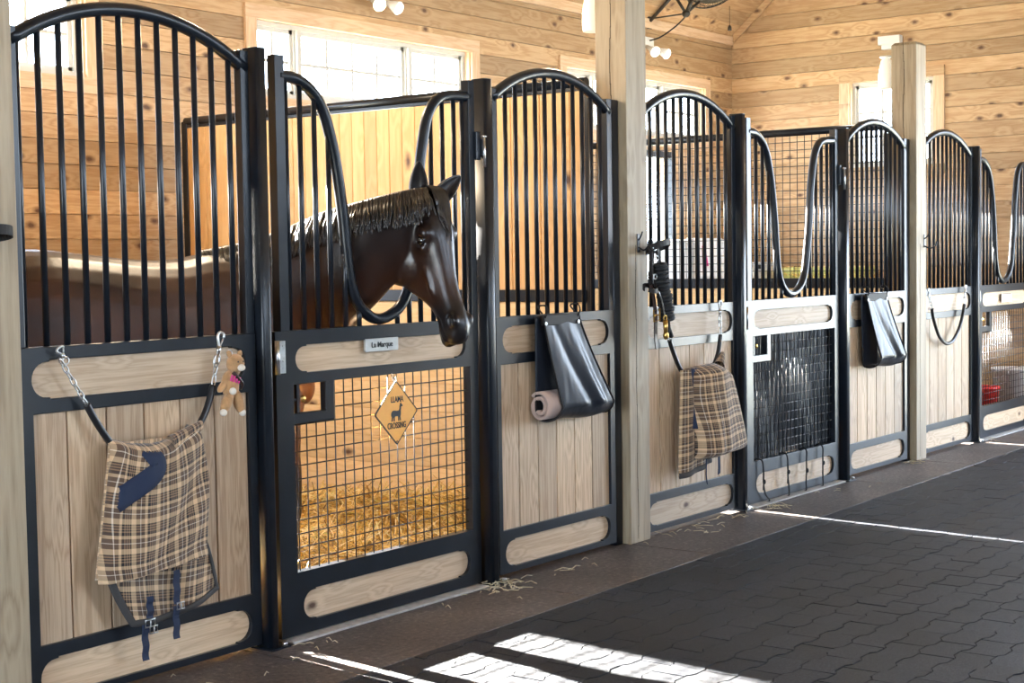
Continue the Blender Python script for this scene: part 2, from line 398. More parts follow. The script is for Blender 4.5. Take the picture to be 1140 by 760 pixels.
WIN = [(3.44+0, 5.64), (6.95+.07, 9.22), (10.49, 12.77)]   # glazed openings along X in the back wall
WIN = [(3.42, 5.645), (6.99, 9.225), (10.49, 12.78)]
WZ0, WZ1 = 2.49, 2.985
door3 = (11.2, 12.17, .05, 2.33)
DOORS = [(11.2-k*PER, 12.17-k*PER, .05, 2.33) for k in (2,1,0)]
holes = [(a, c, WZ0, WZ1) for a, c in WIN] + DOORS
o = planks_wall('wall_back', M['wall_x'], 'x', -4.0, XE, 0, EAVE, YB, .03, holes); struct(o)
# outer sheathing so that no light leaks between boards (with the same holes)
def sheath(name, loops, y0, y1, axis='y', x=0):
    b = MB()
    if axis == 'y': b.poly(loops, y0, y1)
    else: b.poly(loops, y0, y1, tf=lambda a, y, z: (y, a, z))
    return struct(b.done(name, M['wall_x']))
def rect(a, c, z0, z1): return [(a, z0), (c, z0), (c, z1), (a, z1)]
sheath('wall_back_sheathing', [rect(-4.1, XE+.1, -.1, EAVE+.1)] + [rect(a, c, z0, z1) for a, c, z0, z1 in holes], YB+.03, YB+.12)
# end wall with window, and the big aisle doorway beyond the frame
W4 = (1.20, 2.02, 2.2, 2.985)
AD = (-4.3, -1.25, 0.0, 3.0)
RIDGE_Y = -2.3; RIDGE_Z = EAVE+SL*(YB-RIDGE_Y)
o = planks_wall('wall_end', M['wall_y'], 'y', -4.7, YB, 0, RIDGE_Z, XE, .03, [W4, AD], top=lambda z: YB if z < EAVE else YB-(z-EAVE)/SL); struct(o)
sheath('wall_end_sheathing', [[(-8.0,-.1),(YB+.1,-.1),(YB+.1,EAVE),(RIDGE_Y,RIDGE_Z),(-8.0,EAVE)], rect(*W4), rect(*AD)], XE+.03, XE+.12, 'x')
b = MB(); b.poly([[(-8.0,-.1),(YB+.1,-.1),(YB+.1,EAVE),(RIDGE_Y,RIDGE_Z),(-8.0,EAVE)], rect(-4.3,-1.0,0,3.0)], -4.1, -4.0, tf=lambda a, y, z: (y, a, z))
struct(b.done('wall_near_end', M['wall_y']))
# roof boards, running along X
def roof():
    b = MB(); n = 60
    for side in (1, -1):
        run = (YB-RIDGE_Y)
        k = 0; d = 0; Ltot = run*math.sqrt(1+SL*SL)
        ux, uz = 1/math.sqrt(1+SL*SL), SL/math.sqrt(1+SL*SL)
        while d < Ltot:
            d1 = min(d+.146, Ltot)
            ya, yb_ = (YB-ux*d, YB-ux*d1) if side == 1 else (2*RIDGE_Y-YB+ux*d, 2*RIDGE_Y-YB+ux*d1)
            za, zb = EAVE+uz*d, EAVE+uz*d1
            b.rnd = random.random()
            vs = [b.bm.verts.new(p) for p in ((-4.1,ya,za),(XE+.1,ya,za),(XE+.1,yb_,zb),(-4.1,yb_,zb),(-4.1,ya,za+.04),(XE+.1,ya,za+.04),(XE+.1,yb_,zb+.04),(-4.1,yb_,zb+.04))]
            for q in ((3,2,1,0),(4,5,6,7),(0,1,5,4),(1,2,6,5),(2,3,7,6),(3,0,4,7)): b.face([vs[i] for i in q])
            d += .15
    # decking above
    for side in (1, -1):
        ya = YB+.1 if side == 1 else 2*RIDGE_Y-YB-.1
        vs = [b.bm.verts.new(p) for p in ((-4.1,ya,EAVE-.045),(XE+.1,ya,EAVE-.045),(XE+.1,RIDGE_Y,RIDGE_Z+.05),(-4.1,RIDGE_Y,RIDGE_Z+.05))]
        vs2 = [b.bm.verts.new(v.co+Vector((0,0,.1))) for v in vs]
        b.face(vs2); b.face(vs[::-1]) if False else None
        for i in range(4): b.face([vs2[i], vs2[(i+1)%4], vs[(i+1)%4], vs[i]])
    return b.done('ceiling', M['wall_x'], fix=False)
struct(roof())
# frieze board at the eave and rake trim on the end wall
b = MB(); b.box(-4, XE, YB-.022, YB, EAVE-.085, EAVE-.0, .003); struct(b.done('trim_1', M['casing_x']))
b = MB(); b.poly([[(YB-.03,EAVE-.06),(YB-.03,EAVE+.02),(RIDGE_Y,RIDGE_Z-.0),(RIDGE_Y,RIDGE_Z-.13)]], XE-.022, XE, tf=lambda a, y, z: (y, a, z)); struct(b.done('trim_2', M['wall_y']))
# opposite side of the aisle: low stall fronts, open above, outer wall with windows
planks_opp = planks_wall('wall_opposite', M['steel'], 'x', -4.0, XE, 0, 2.1, -4.85, .03, [(3.3, 5.6, 0, 2.4)]); struct(planks_opp)  # unseen opening added to let daylight onto the stall fronts
wl = [(k*PER-3.2, k*PER-.9) for k in range(1, 5)]
sheath('wall_outer', [rect(-4.1, XE+.1, -.1, EAVE+.1)] + [rect(a, c, 2.55, 3.3) for a, c in wl]+[rect(2.0, 6.2, 0, 2.4)], -7.95, -7.85)  # the low gap continues the added daylight opening

# windows: casing, frame, sashes, muntins, glass
def window(nm, a, c, z0, z1, units, axis='x', pos=YB, cols=(2,4,2)):
    T = (lambda x, y, z: (x, pos+y, z)) if axis == 'x' else (lambda x, y, z: (pos+y, x, z))
    def bx(b, x0, x1, y0, y1, zz0, zz1):
        if axis == 'x': b.box(x0, x1, pos+y0, pos+y1, zz0, zz1)
        else: b.box(pos+y0, pos+y1, x0, x1, zz0, zz1)
    root = bpy.data.objects.new(nm, None); COL.objects.link(root); root.location = T((a+c)/2, 0, z0); struct(root)
    mx, mz = (M['casing_x'], M['casing_z']) if axis == 'x' else (M['wall_y'], M['casing_z'])
    b = MB(); w = .095
    bx(b, a-w, c+w, -.02, 0, z1, z1+w*.95); bx(b, a-w, c+w, -.02, 0, z0-w*.95, z0)
    b.done('window_casing', mx, root)
    b = MB(); bx(b, a-w, a, -.021, 0, z0, z1); bx(b, c, c+w, -.021, 0, z0, z1)
    # jamb liners
    bx(b, a-.001, a+.012, 0, .10, z0, z1); bx(b, c-.012, c+.001, 0, .10, z0, z1)
    b.done('window_casing', mz, root)
    fr = MB(); gl = MB(); mu = MB()
    bx(fr, a+.012, c-.012, .04, .11, z1-.03, z1); bx(fr, a+.012, c-.012, .0, .11, z0, z0+.03)
    tot = sum(u for u in units); xs = a+.012; W_ = c-a-.024
    for i, u in enumerate(units):
        xe = xs+W_*u/tot
        t = .03
        bx(fr, xs, xs+t, .045, .11, z0+.03, z1-.03); bx(fr, xe-t, xe, .045, .11, z0+.03, z1-.03)
        s0, s1 = xs+t, xe-t
        bx(fr, s0, s0+.028, .06, .10, z0+.03, z1-.03); bx(fr, s1-.028, s1, .06, .10, z0+.03, z1-.03)
        bx(fr, s0, s1, .06, .10, z0+.03, z0+.06); bx(fr, s0, s1, .06, .10, z1-.058, z1-.03)
        g0, g1 = s0+.028, s1-.028
        n = cols[i]
        for k in range(1, n): 
            xm = g0+(g1-g0)*k/n; bx(mu, xm-.011, xm+.011, .07, .085, z0+.06, z1-.058)
        nr = 2 if z1-z0 < .6 else 3
        for k in range(1, nr):
            zm = z0+.06+(z1-z0-.118)*k/nr; bx(mu, g0, g1, .071, .084, zm-.010, zm+.010)
        bx(gl, g0, g1, .0765, .0785, z0+.06, z1-.058)
        if i < len(units)-1: bx(fr, xe-.018, xe+.018, .02, .06, z0+.03, z1-.03)
        xs = xe
    fr.done('window_frame', M['vinyl'], root, fix=False); mu.done('muntin', M['vinyl'], root, fix=False); gl.done('pane', M['glass'], root, fix=False)
for i, (a, c) in enumerate(WIN): window('window_%d' % (i+1), a, c, WZ0, WZ1, (.40, 1.1, .64), cols=(2, 4, 2))
window('window_4', W4[0], W4[1], W4[2], W4[3], (1,), 'y', XE, cols=(3,))
# exterior Dutch doors at the back of the stalls: upper half open, lower half closed, dark steel frame
for i_, door3 in enumerate(DOORS):
    root = bpy.data.objects.new('door_%d' % (i_+1), None); COL.objects.link(root); root.location = (door3[0], YB, 0); struct(root)
    b = MB(); b.box(door3[1]-.03, door3[1]+.035, YB-.03, YB+.05, .05, 2.36, .003); b.box(door3[0]-.035, door3[0]+.03, YB-.03, YB+.05, .05, 2.36, .003)
    b.box(door3[0], door3[1], YB-.03, YB+.05, 2.30, 2.36, .003); b.done('door_frame', M['steel'], root)
    b = MB(); n = 7
    for k in range(n):
        xa = door3[0]+.035+(door3[1]-door3[0]-.07)*k/n; b.box(xa, xa+(door3[1]-door3[0]-.07)/n-.003, YB+.0, YB+.03, .06, 1.2)
    b.box(door3[0]+.03, door3[1]-.03, YB+.03, YB+.05, .06, 1.2); b.done('door_panel', M['div_z'], root)

# floors
APR = lambda x: -.537+(x-3.71)*(.127/7.23)          # edge between the concrete apron and the pavers
b = MB(); b.box(-8, 22, -12, 14, -.25, -.12, 0); struct(b.done('outside_ground', M['grass']))
b = MB(); b.box(-4.1, XE+.1, -8, YB+.1, -.12, -.012); struct(b.done('floor_base', M['dirt']))
jx = [-4.0, -1.0, .2, 1.5, 2.62, 3.80, 5.22, 6.29, 7.47, 8.80, 9.89, 11.05, 12.4, XE]
b = MB()
for xa, xb in zip(jx, jx[1:]):
    b.rnd = random.random()
    t = [(xa+.004, .10), (xa+.004, APR(xa)), (xb-.004, APR(xb)), (xb-.004, .10)]
    b.poly([t], -.012, 0.0, tf=lambda a, y, z: (a, z, y))
o = bevel(b.done('floor_apron', M['concrete']), .003); struct(o)
# dark bed below the pavers
b = MB(); b.box(1.0, XE, -4.84, -.60, -.012, -.010); b.done('floor_bed', M['ink'])
bpy.data.objects['floor_bed']['kind'] = 'structure'
for q_ in range(3):
    b = MB(); b.box(3.96+q_*PER, 5.13+q_*PER, -.055, .06, 0, .010, .003); struct(b.done('trim_%d' % (3+q_), M['sill']))
# interlocking pavers (one mesh): wavy long joints along the aisle, staggered short joints
b = MB(); LX, LY, JG, dz = .205, .128, .0026, .0085
def foff(x):
    t = (x/LX) % 1.0
    return interp([(0,0),(.07,dz),(.43,dz),(.57,-dz),(.93,-dz),(1,0)], t)
row = 0; y = -4.80
while y < -.40:
    x = 1.1+(LX/2 if row % 2 else 0)
    while x < XE-.05:
        x1 = min(x+LX, XE-.03)
        ylim = APR((x+x1)/2)-.005
        if y < ylim-.02:
            hz = random.uniform(-.0016, .001); rn = random.random(); tx = random.uniform(-.006, .006); ty = random.uniform(-.010, .010)
            xs = [x+JG*.7]+[xx for xx in sorted({(math.floor(x/LX)+n_+k_)*LX for n_ in (0,1,2) for k_ in (0,.07,.25,.43,.5,.57,.75,.93)}) if x+JG+.004 < xx < x1-JG-.004]+[x1-JG*.7]
            A = [(p, y+foff(p)+JG) for p in xs]; Bq = [(p, min(y+LY+foff(p)-JG, APR(p)-.004)) for p in xs][::-1]
            out = A+Bq; cx = (x+x1)/2; cy = y+LY/2; nn = len(out)
            low = [b.bm.verts.new((a, c, -.0118)) for a, c in out]
            top = [b.bm.verts.new((a, c, hz+tx*(a-cx)+ty*(c-cy))) for a, c in out]
            for i in range(nn): b.face([top[i], top[(i+1) % nn], low[(i+1) % nn], low[i]], False, rn)
            na = len(A)
            for i in range(na-1): b.face([top[i], top[nn-1-i], top[nn-2-i], top[i+1]], False, rn)
        x += LX
    y += LY; row += 1
bmesh.ops.recalc_face_normals(b.bm, faces=b.bm.faces)
o = b.done('floor_pavers', M['paver'], fix=False); struct(o)

# ------------------------------------------------------------------ timber posts
def timber(x0, x1, label):
    t = thing('timber_post', label, 'post', ((x0+x1)/2, .045, 0), 'timber posts between the stalls')
    b = MB(); b.box(x0, x1, -.042, .135, 0, 2.80, .004)
    b.done('post_body', M['post_z'], t)
    b = MB(); b.rnd = random.random()
    # hip-cut top
    vs = [b.bm.verts.new(p) for p in ((x0+.001,-.041,2.8),(x1-.001,-.041,2.8),(x1-.001,.134,2.8),(x0+.001,.134,2.8))]
    vt = [b.bm.verts.new(p) for p in ((x0+.018,-.024,2.818),(x1-.018,-.024,2.818),(x1-.018,.117,2.818),(x0+.018,.117,2.818))]
    b.face(vt); [b.face([vs[i], vs[(i+1)%4], vt[(i+1)%4], vt[i]]) for i in range(4)]
    b.done('post_top', M['post_z'], t)
    b = MB(); xm = x0+(x1-x0)*.36
    for k in range(24): b.box(xm+.003*math.sin(k*.9), xm+.003*math.sin(k*.9)+.0028, -.0428, -.0415, .02+k*.060, .085+k*.060, newr=False)
    b.done('drying_crack', M['crack'], t)
    b = MB()
    for k in range(30): b.box(x0-.0008, x0+.0004, .045+.004*math.sin(k*.7), .049+.004*math.sin(k*.7), 1.2+k*.055, 1.26+k*.055, newr=False)
    b.done('drying_crack', M['crack'], t)
    return t
TX = [(2.64, 2.835), (6.28, 6.462), (9.865, 10.035)]
timber(*TX[0], 'timber post cut by the left edge, with a black strap on it')
timber(*TX[1], 'tall square timber post in the middle with a black halter hung on its front')
timber(*TX[2], 'far square timber post with a bare hook, white box behind its top')

# ------------------------------------------------------------------ stall fronts
RT, RB, TOP = 1.155, .945, 2.165
def pill(x0, x1, z0, z1):
    """slot with rounded ends and the small shoulders where the arcs begin"""
    n = .0055; r = (z1-z0)/2-n; c = (z0+z1)/2; p = []
    e = .012
    for k in range(13):
        a = PI/2+PI*k/12; p.append((x0+r+math.cos(a)*r, c+math.sin(a)*r))
    p += [(x0+r+e, z0+n), (x0+r+e, z0), (x1-r-e, z0), (x1-r-e, z0+n)]
    for k in range(13):
        a = -PI/2+PI*k/12; p.append((x1-r+math.cos(a)*r, c+math.sin(a)*r))
    p += [(x1-r-e, z1-n), (x1-r-e, z1), (x0+r+e, z1), (x0+r+e, z1-n)]
    return p
def arch_z(x, x0, x1, base=2.11, sag=.152):
    h = (x1-x0)/2; R = (h*h+sag*sag)/(2*sag); d = x-(x0+x1)/2
    return base+sag-R+math.sqrt(max(R*R-d*d, 0))
def panel(x0, x1, label, stl=.03):
    t = thing('stall_barrier', label, 'stall panel', ((x0+x1)/2, 0, .0), 'black steel stall panels with arched tops')
    w = x1-x0; st = .03
    b = MB(); b.poly([rect(x0, x1, .02, RT), pill(x0+.045, x1-.05, .045, .168), rect(x0+stl, x1-st-.01, .212, RB), pill(x0+.045, x1-.05, .99, 1.113)], -.02, .02)
    b.box(x0, x0+.028, -.018, .018, RT, TOP-.02); b.box(x1-.038, x1, -.018, .018, RT, TOP)
    bevel(b.done('frame', M['steel'], t), .003)
    b = MB(); b.tube([(x0+.008+(w-.016)*k/28, 0, arch_z(x0+.008+(w-.016)*k/28, x0, x1)-.014) for k in range(29)], .0235, 14)
    b.done('arch_rail', M['steel'], t)
    s = (w-.04)/12
    for i in range(12):
        xx = x0+.038+i*s
        b = MB(); b.tube([(xx, 0, RT-.005), (xx, 0, arch_z(xx, x0, x1)-.02)], .0105, 12); b.done('bar', M['steel'], t)
    b = MB(); b.rnd = random.random(); b.box(x0+.02, x1-.02, -.004, .016, .035, .18); b.done('lower_board', M['panel_x'], t)
    b = MB(); b.box(x0+.02, x1-.02, -.004, .016, .98, 1.125); b.done('upper_board', M['panel_x'], t)
    b = MB(); n = 6; a, c = x0+st-.004, x1-st-.006
    for i in range(n):
        e0 = a+(c-a)*i/n; e1 = a+(c-a)*(i+1)/n
        b.box(e0+.003, e1-.003, -.006, .014, .205, RB+.006, .003)
    b.box(a, c, .008, .018, .205, RB+.006)
    b.done('plank_infill', M['panel_z'], t)
    t.location.y += .014
    return t
SC = [(.018,2.092),(.10,2.09),(.165,2.067),(.222,2.025),(.262,1.965),(.296,1.873),(.318,1.789),(.340,1.67),(.355,1.567),(.368,1.445),(.386,1.334),(.425,1.245),(.49,1.193),(.552,1.178),(.615,1.191),(.678,1.225),(.730,1.30),(.764,1.443),(.792,1.589),(.812,1.773),(.834,1.883),(.868,1.995),(.92,2.061),(.99,2.09),(1.135,2.098)]
def hinge(x, z, root, right=False):
    b = MB(); b.tube([(x, -.034, z-.062), (x, -.034, z+.062)], .0095, 12)
    b.box(x+.004, x+.052, -.0235, -.0185, z-.06, z+.06, .001)
    for k in range(4): b.ellipsoid((x+.022+.016*(k % 2), -.0245, z-.042+.028*k), (.004,.002,.004), seg=8, ring=4)
    b.done('hinge', M['zinc'], root)
def gate(x0, label, card=False):
    x1 = x0+1.155
    t = thing('stall_gate', label, 'stall gate', ((x0+x1)/2, 0, .0), 'black steel stall gates with dipped yoke tops')
    b = MB(); b.poly([rect(x0-.042, x1, .015, RT), pill(x0+.075, x1-.075, .06, .178), rect(x0+.047, x1-.055, .25, RB+.01), pill(x0+.06, x1-.085, .995, 1.10)], -.02, .02)
    b.box(x0-.012, x0+.034, -.02, .02, RT, TOP); b.box(x1-.038, x1, -.02, .02, RT, TOP)
    bevel(b.done('frame', M['steel'], t), .003)
    P = catmull([(x0+a, 0, c) for a, c in SC], 5)
    b = MB(); b.tube([p for p in P], .0225, 14); b.done('yoke_rail', M['steel'], t)
    # bars up to the yoke rail
    left = [.056, .13, .205, .279]; mid = [.357, .433, .508, .584, .659, .733, .804]; right = [.886, .962, 1.038, 1.095]
    def topz(a):
        best = None
        for p, q in zip(P, P[1:]):
            xa, xb = sorted((p.x, q.x))
            if xa <= x0+a <= xb:
                z = p.z+(q.z-p.z)*((x0+a-p.x)/(q.x-p.x) if q.x != p.x else 0)
                best = z if best is None else min(best, z) if .34 < a < .8 else max(best, z)
        return best or 2.05
    for a in left+mid+right:
        z = topz(a)
        if z-RT < .045: continue
        b = MB(); b.tube([(x0+a, 0, RT-.005), (x0+a, 0, z-.004)], .0105, 12); b.done('bar', M['steel'], t)
    for nm, z0, z1 in (('lower_board', .045, .19), ('upper_board', .985, 1.115)):
        b = MB(); b.box(x0+.045, x1-.05, -.004, .016, z0, z1); b.done(nm, M['panel_x'], t)
    # woven mesh
    b = MB(); ma, mc = x0+.047, x1-.055
    i = 0; z = .285
    while z < RB:
        xa = ma if not (.80 < z < RB+.02) else x0+.255
        b.tube([(xa-.01, .004, z), (mc+.01, .004, z)], .0026, 6); z += .0515
    x = ma+.030
    while x < mc-.01:
        zt = .815 if x < x0+.27 else RB+.02
        b.tube([(x, -.001, .24), (x, -.001, zt)], .0026, 6); x += .0515
    b.done('wire_mesh', M['wire'], t)
    # hatch in the upper corner
    b = MB(); b.poly([rect(x0+.04, x0+.268, .805, RB+.015), rect(x0+.047, x0+.222, .845, RB+.008)], -.016, .016)
    h = bevel(b.done('hatch_frame', M['steel'], t), .003)
    b = MB(); b.box(x0+.075, x0+.088, -.008, .008, .845, RB+.01); b.tube([(x0+.045, 0, .895), (x0+.085, 0, .895)], .006, 8)
    b.done('latch', M['steel'], h)
    b = MB(); b.ellipsoid((x0+.107, -.008, .897), (.012,.008,.014), seg=12, ring=8); b.done('latch_knob', M['brass'], h)
    hinge(x0-.046, 1.06, t); 
    
    # latch on the striking side
    b = MB(); b.box(x1-.006, x1+.022, -.036, -.018, 1.83, 1.95, .003); b.box(x1+.022, x1+.034, -.046, -.02, 1.85, 1.92, .002); b.done('catch', M['steel'], t)
    b = MB(); b.tube([(x1+.028, -.05, 1.80), (x1+.028, -.05, 1.93)], .006, 8); b.tube([(x1+.012, -.05, 1.93), (x1+.05, -.05, 1.93)], .005, 8); b.done('catch_bolt', M['zinc'], t)
    t.location.y += .014
    return t
def steel_post(x0, x1, label, y0=-.042, y1=.04, top=2.177, base=True):
    t = thing('steel_post', label, 'post', ((x0+x1)/2, 0, 0), 'black steel posts of the stall fronts')
    b = MB(); r = .013; pts = []
    for cx, cy, a0 in ((x1-r, y0+r, -PI/2), (x1-r, y1-r, 0), (x0+r, y1-r, PI/2), (x0+r, y0+r, PI)):
        for k in range(6): a = a0+PI/2*k/5; pts.append((cx+math.cos(a)*r, cy+math.sin(a)*r))
    b.poly([pts], 0.004, top-.004, tf=lambda a, y, z: (a, z, y))
    for f in b.bm.faces:
        if abs(f.normal.z) < .5: f.smooth = False
    o = b.done('post_tube', M['steel'], t)
    for p in o.data.polygons: p.use_smooth = abs(p.normal.z) < .3
    b = MB(); b.poly([pts], top-.004, top, tf=lambda a, y, z: (a, z, y)); bevel(b.done('post_cap', M['steel'], t), .002)
    if base:
        b = MB(); b.poly([[(x0-.012,-.062),(x1+.035,-.062),(x1+.035,.05),(x0-.012,.05)]], 0, .006, tf=lambda a, y, z: (a, z, y)); b.done('base_plate', M['steel'], t)
        b = MB()
        for dx in (.016,): b.tube([(x1+dx, -.05, .006), (x1+dx, -.05, .020)], .010, 6)
        b.done('anchor_bolt', M['zinc'], t)
    return t
A0, A1 = 2.85, 3.845
panel(A0, A1, 'arched stall panel nearest the camera, a plaid blanket and plush toy hung on it', .048)
steel_post(3.85, 3.898, 'black steel post on the hinge side of the gate the horse looks over')
gate(3.985, 'yoke gate with the horse looking over it, diamond sign on its mesh')
steel_post(5.172, 5.226, 'black steel post with a latch, right of the gate the horse looks over')
panel(5.27, 6.205, 'arched stall panel carrying the vinyl roll bag, left of the middle timber post')
steel_post(6.207, 6.277, 'flat black steel post against the left side of the middle timber post', y0=.0, y1=.06, top=2.165, base=False)
panel(A0+PER+.03, A1+PER, 'arched stall panel with a plaid blanket, right of the middle timber post')
steel_post(3.85+PER, 3.898+PER, 'black steel post left of the gate lined with black plastic')
gate(3.985+PER, 'middle yoke gate lined with black plastic sheet behind its mesh')
steel_post(5.172+PER, 5.226+PER, 'black steel post right of the gate lined with black plastic')
panel(5.27+PER, 6.205+PER, 'arched stall panel with a plain black vinyl bag, left of the far timber post')
steel_post(6.207+PER, 6.277+PER-.005, 'flat black steel post against the left side of the far timber post', y0=.0, y1=.06, top=2.165, base=False)
panel(A0+2*PER+.02, A1+2*PER, 'farthest arched stall panel with an empty black hose hanger')
steel_post(3.85+2*PER, 3.898+2*PER, 'black steel post left of the farthest gate')
gate(3.985+2*PER, 'farthest yoke gate at the right edge with a white card holder')

# ------------------------------------------------------------------ dividers
def divider_solid(x, label, y0=.165, y1=3.10):
    t = thing('stall_divider', label, 'stall partition', (x, (y0+y1)/2, 0))
    b = MB(); b.tube([(x, y0, 2.262), (x, y1-.02, 2.262)], .026, 14); b.done('top_rail', M['steel'], t)
    b = MB(); b.box(x-.022, x+.022, y1-.045, y1, 0, 2.262, .003); b.done('end_post', M['steel'], t)
    b = MB(); b.box(x-.020, x+.020, y0-.022, y0+.004, 0, 2.215, .003); b.done('end_post', M['steel'], t)
    b = MB(); b.box(x-.03, x+.03, y0, y1-.045, 1.19, 1.25, .002); b.box(x-.02, x+.02, y0, y1-.045, 2.225, 2.24); b.done('channel', M['steel'], t)
    b = MB(); y = y0
    while y < y1-.05:
        b.box(x-.018, x+.018, y+.0015, min(y+.091, y1-.046)-.0015, 1.25, 2.222, .003); y += .091
    b.box(x-.012, x+.012, y0, y1-.046, 1.25, 2.215); b.done('vertical_boards', M['div_z'], t)
    b = MB(); z = .0
    while z < 1.18:
        b.box(x-.02, x+.02, y0, y1-.046, z+.0015, min(z+.15, 1.19)-.0015, .003); z += .15
    b.box(x-.014, x+.014, y0, y1-.046, .0, 1.19); b.done('lower_boards', M['div_y'], t)
    return t
divider_solid(6.245, 'solid pine partition with black top rail behind the horse')
divider_solid(6.245-PER+.03, 'pine partition at the left end of the horse stall', y0=.165)
def divider_mesh(x, label, y0=.165, y1=3.10):
    t = thing('stall_divider', label, 'stall partition', (x, (y0+y1)/2, 0))
    b = MB(); b.tube([(x, y0, 2.262), (x, y1-.02, 2.262)], .026, 14); b.done('top_rail', M['steel'], t)
    b = MB(); b.box(x-.022, x+.022, y1-.045, y1, 0, 2.262, .003); b.done('end_post', M['steel'], t)
    b = MB(); b.box(x-.020, x+.020, y0-.022, y0+.004, 0, 2.215, .003); b.done('end_post', M['steel'], t)
    b = MB(); b.box(x-.03, x+.03, y0, y1-.045, 1.17, 1.24, .002); b.done('channel', M['steel'], t)
    b = MB(); y = y0+.03
    while y < y1-.05: b.tube([(x-.003, y, 1.23), (x-.003, y, 2.262)], .0028, 5); y += .0565
    z = 1.29
    while z < 2.24: b.tube([(x+.003, y0, z), (x+.003, y1-.03, z)], .0028, 5); z += .0565
    b.done('wire_mesh', M['wire'], t)
    b = MB(); z = .0
    while z < 1.16:
        b.box(x-.02, x+.02, y0, y1-.046, z+.0015, min(z+.15, 1.17)-.0015, .003); z += .15
    b.done('lower_boards', M['div_y'], t)
divider_mesh(9.83, 'wire mesh partition with black top rail between the two far stalls')

# ------------------------------------------------------------------ straw bedding
def surf(x, y):
    return .085+.05*math.sin(x*2.1+1)*math.cos(y*1.7)+.04*max(0, (y-1.2))/2+.03*math.sin(5*x+3*y)+.06*max(0, 1-abs(x-5.9)/.4)
b = MB(); b.rnd = .3
P = [[(2.86+(6.20-2.86)*i/60, .06+(3.24-.06)*j/50, surf(2.86+(6.20-2.86)*i/60, .06+(3.24-.06)*j/50)-.015 if 0 < j else 0.0) for j in range(51)] for i in range(61)]
V = b.grid(P)
def straws(b, n, xr, yr, zf, lr=(.08,.2), w=.0028, tilt=.35):
    for _ in range(n):
        x = random.uniform(*xr); y = random.uniform(*yr); L_ = random.uniform(*lr)
        a = random.uniform(0, 2*PI); e = random.gauss(0, tilt)
        z = zf(x, y)+random.uniform(0, .02)
        d = Vector((math.cos(a)*math.cos(e), math.sin(a)*math.cos(e), abs(math.sin(e))))
        sd = Vector((-d.y, d.x, 0)).normalized()*w*random.uniform(.7, 1.5)
        bend = Vector((random.gauss(0,.012), random.gauss(0,.012), -random.uniform(0,.03)))
        p0 = Vector((x, y, z)); p1 = p0+d*L_*.5; p2 = p0+d*L_+bend
        if not (xr[0]-.02 < p2.x < xr[1]+.02 and yr[0]-.01 < p2.y < yr[1]+.01): continue
        rn = random.random(); up = Vector((0,0,w*.9))
        rr_ = []
        for p in (p0, p1, p2): rr_.append([b.bm.verts.new(p+sd), b.bm.verts.new(p+up), b.bm.verts.new(p-sd)])
        for q in (0, 1):
            for k in (0, 1): b.face([rr_[q][k], rr_[q+1][k], rr_[q+1][k+1], rr_[q][k+1]], False, rn)
straws(b, 26000, (3.9, 6.2), (.06, 3.2), surf)
straws(b, 2500, (2.86, 3.9), (.06, 3.2), surf)
o = b.done('straw_bedding', M['straw'], fix=False)
tag(o, 'deep golden straw bedding on the floor of the horse stall', 'straw', kind='stuff')
b = MB()
for xc, yc, n, sp in ((5.15,-.12,34,.07),(5.22,-.05,22,.05),(4.05,-.14,6,.06),(5.6,-.1,8,.12),(6.9,-.1,16,.2),(7.65,-.12,24,.06),(7.3,-.06,8,.1),(6.75,-.22,4,.05),(4.9,-.2,3,.1),(8.4,-.15,5,.2),(3.5,-.1,5,.2),(9.75,-.06,14,.04),(11.2,-.08,10,.04)):
    for _ in range(n):
        x = random.gauss(xc, sp); y = min(-.03, random.gauss(yc, sp*.45)); L_ = random.uniform(.02, .1 if n > 6 else .05); a = random.uniform(0, 2*PI)
        d = Vector((math.cos(a), math.sin(a), 0)); sd = Vector((-d.y, d.x, 0))*.0022; z = .003+random.uniform(0, .006)
        rn = random.uniform(.5, .96); p0 = Vector((x, y, z)); h = random.uniform(0, .012)
        ps = [p0, p0+d*L_*.5+Vector((0,0,h)), p0+d*L_]
        rr_ = [[b.bm.verts.new(p+sd), b.bm.verts.new(p+Vector((0,0,.0025))), b.bm.verts.new(p-sd)] for p in ps]
        for q in (0, 1):
            for k in (0, 1): b.face([rr_[q][k], rr_[q+1][k], rr_[q+1][k+1], rr_[q][k+1]], False, rn)
M['wisp'] = plain('pale_straw', (.50,.44,.30), rough=.6)
o = b.done('straw_wisps', M['wisp'], fix=False); tag(o, 'loose straw wisps scattered on the concrete along the stall fronts', 'straw', kind='stuff')

# ------------------------------------------------------------------ the horse
HORSE = thing('horse', 'dark bay horse standing in the stall with its head out over the gate', 'horse', (3.95, .62, 0))
def loft(b, rings, seg=28):
    """rings: (top point, bottom point, half width, lateral vector, squareness)"""
    V = []
    for top, bot, w, lat, pw in rings:
        top, bot, lat = Vector(top), Vector(bot), Vector(lat).normalized()
        c = (top+bot)/2; h = (top-bot)/2; row = []
        for k in range(seg):
            a = 2*PI*k/seg; ca, sa = math.cos(a), math.sin(a)
            f = lambda q: math.copysign(abs(q)**pw, q)
            row.append(b.bm.verts.new(c+h*f(ca)+lat*w*f(sa)))
        V.append(row)
    for A, Bq in zip(V, V[1:]):
        for k in range(seg): b.face([A[k], A[(k+1)%seg], Bq[(k+1)%seg], Bq[k]], True)
    b.face(V[0][::-1]); b.face(V[-1])
def resample(tab, n):
    """smooth interpolation of ring tables"""
    tops = catmull([t[0] for t in tab], n); bots = catmull([t[1] for t in tab], n)
    ws = catmull([(t[2], t[4], 0) for t in tab], n); ls = catmull([t[3] for t in tab], n)
    return [(a, c, w.x, l, w.y) for a, c, w, l in zip(tops, bots, ws, ls)]
b = MB()
Lb = (-.28, -1, 0)     # lateral of the trunk (towards the camera)
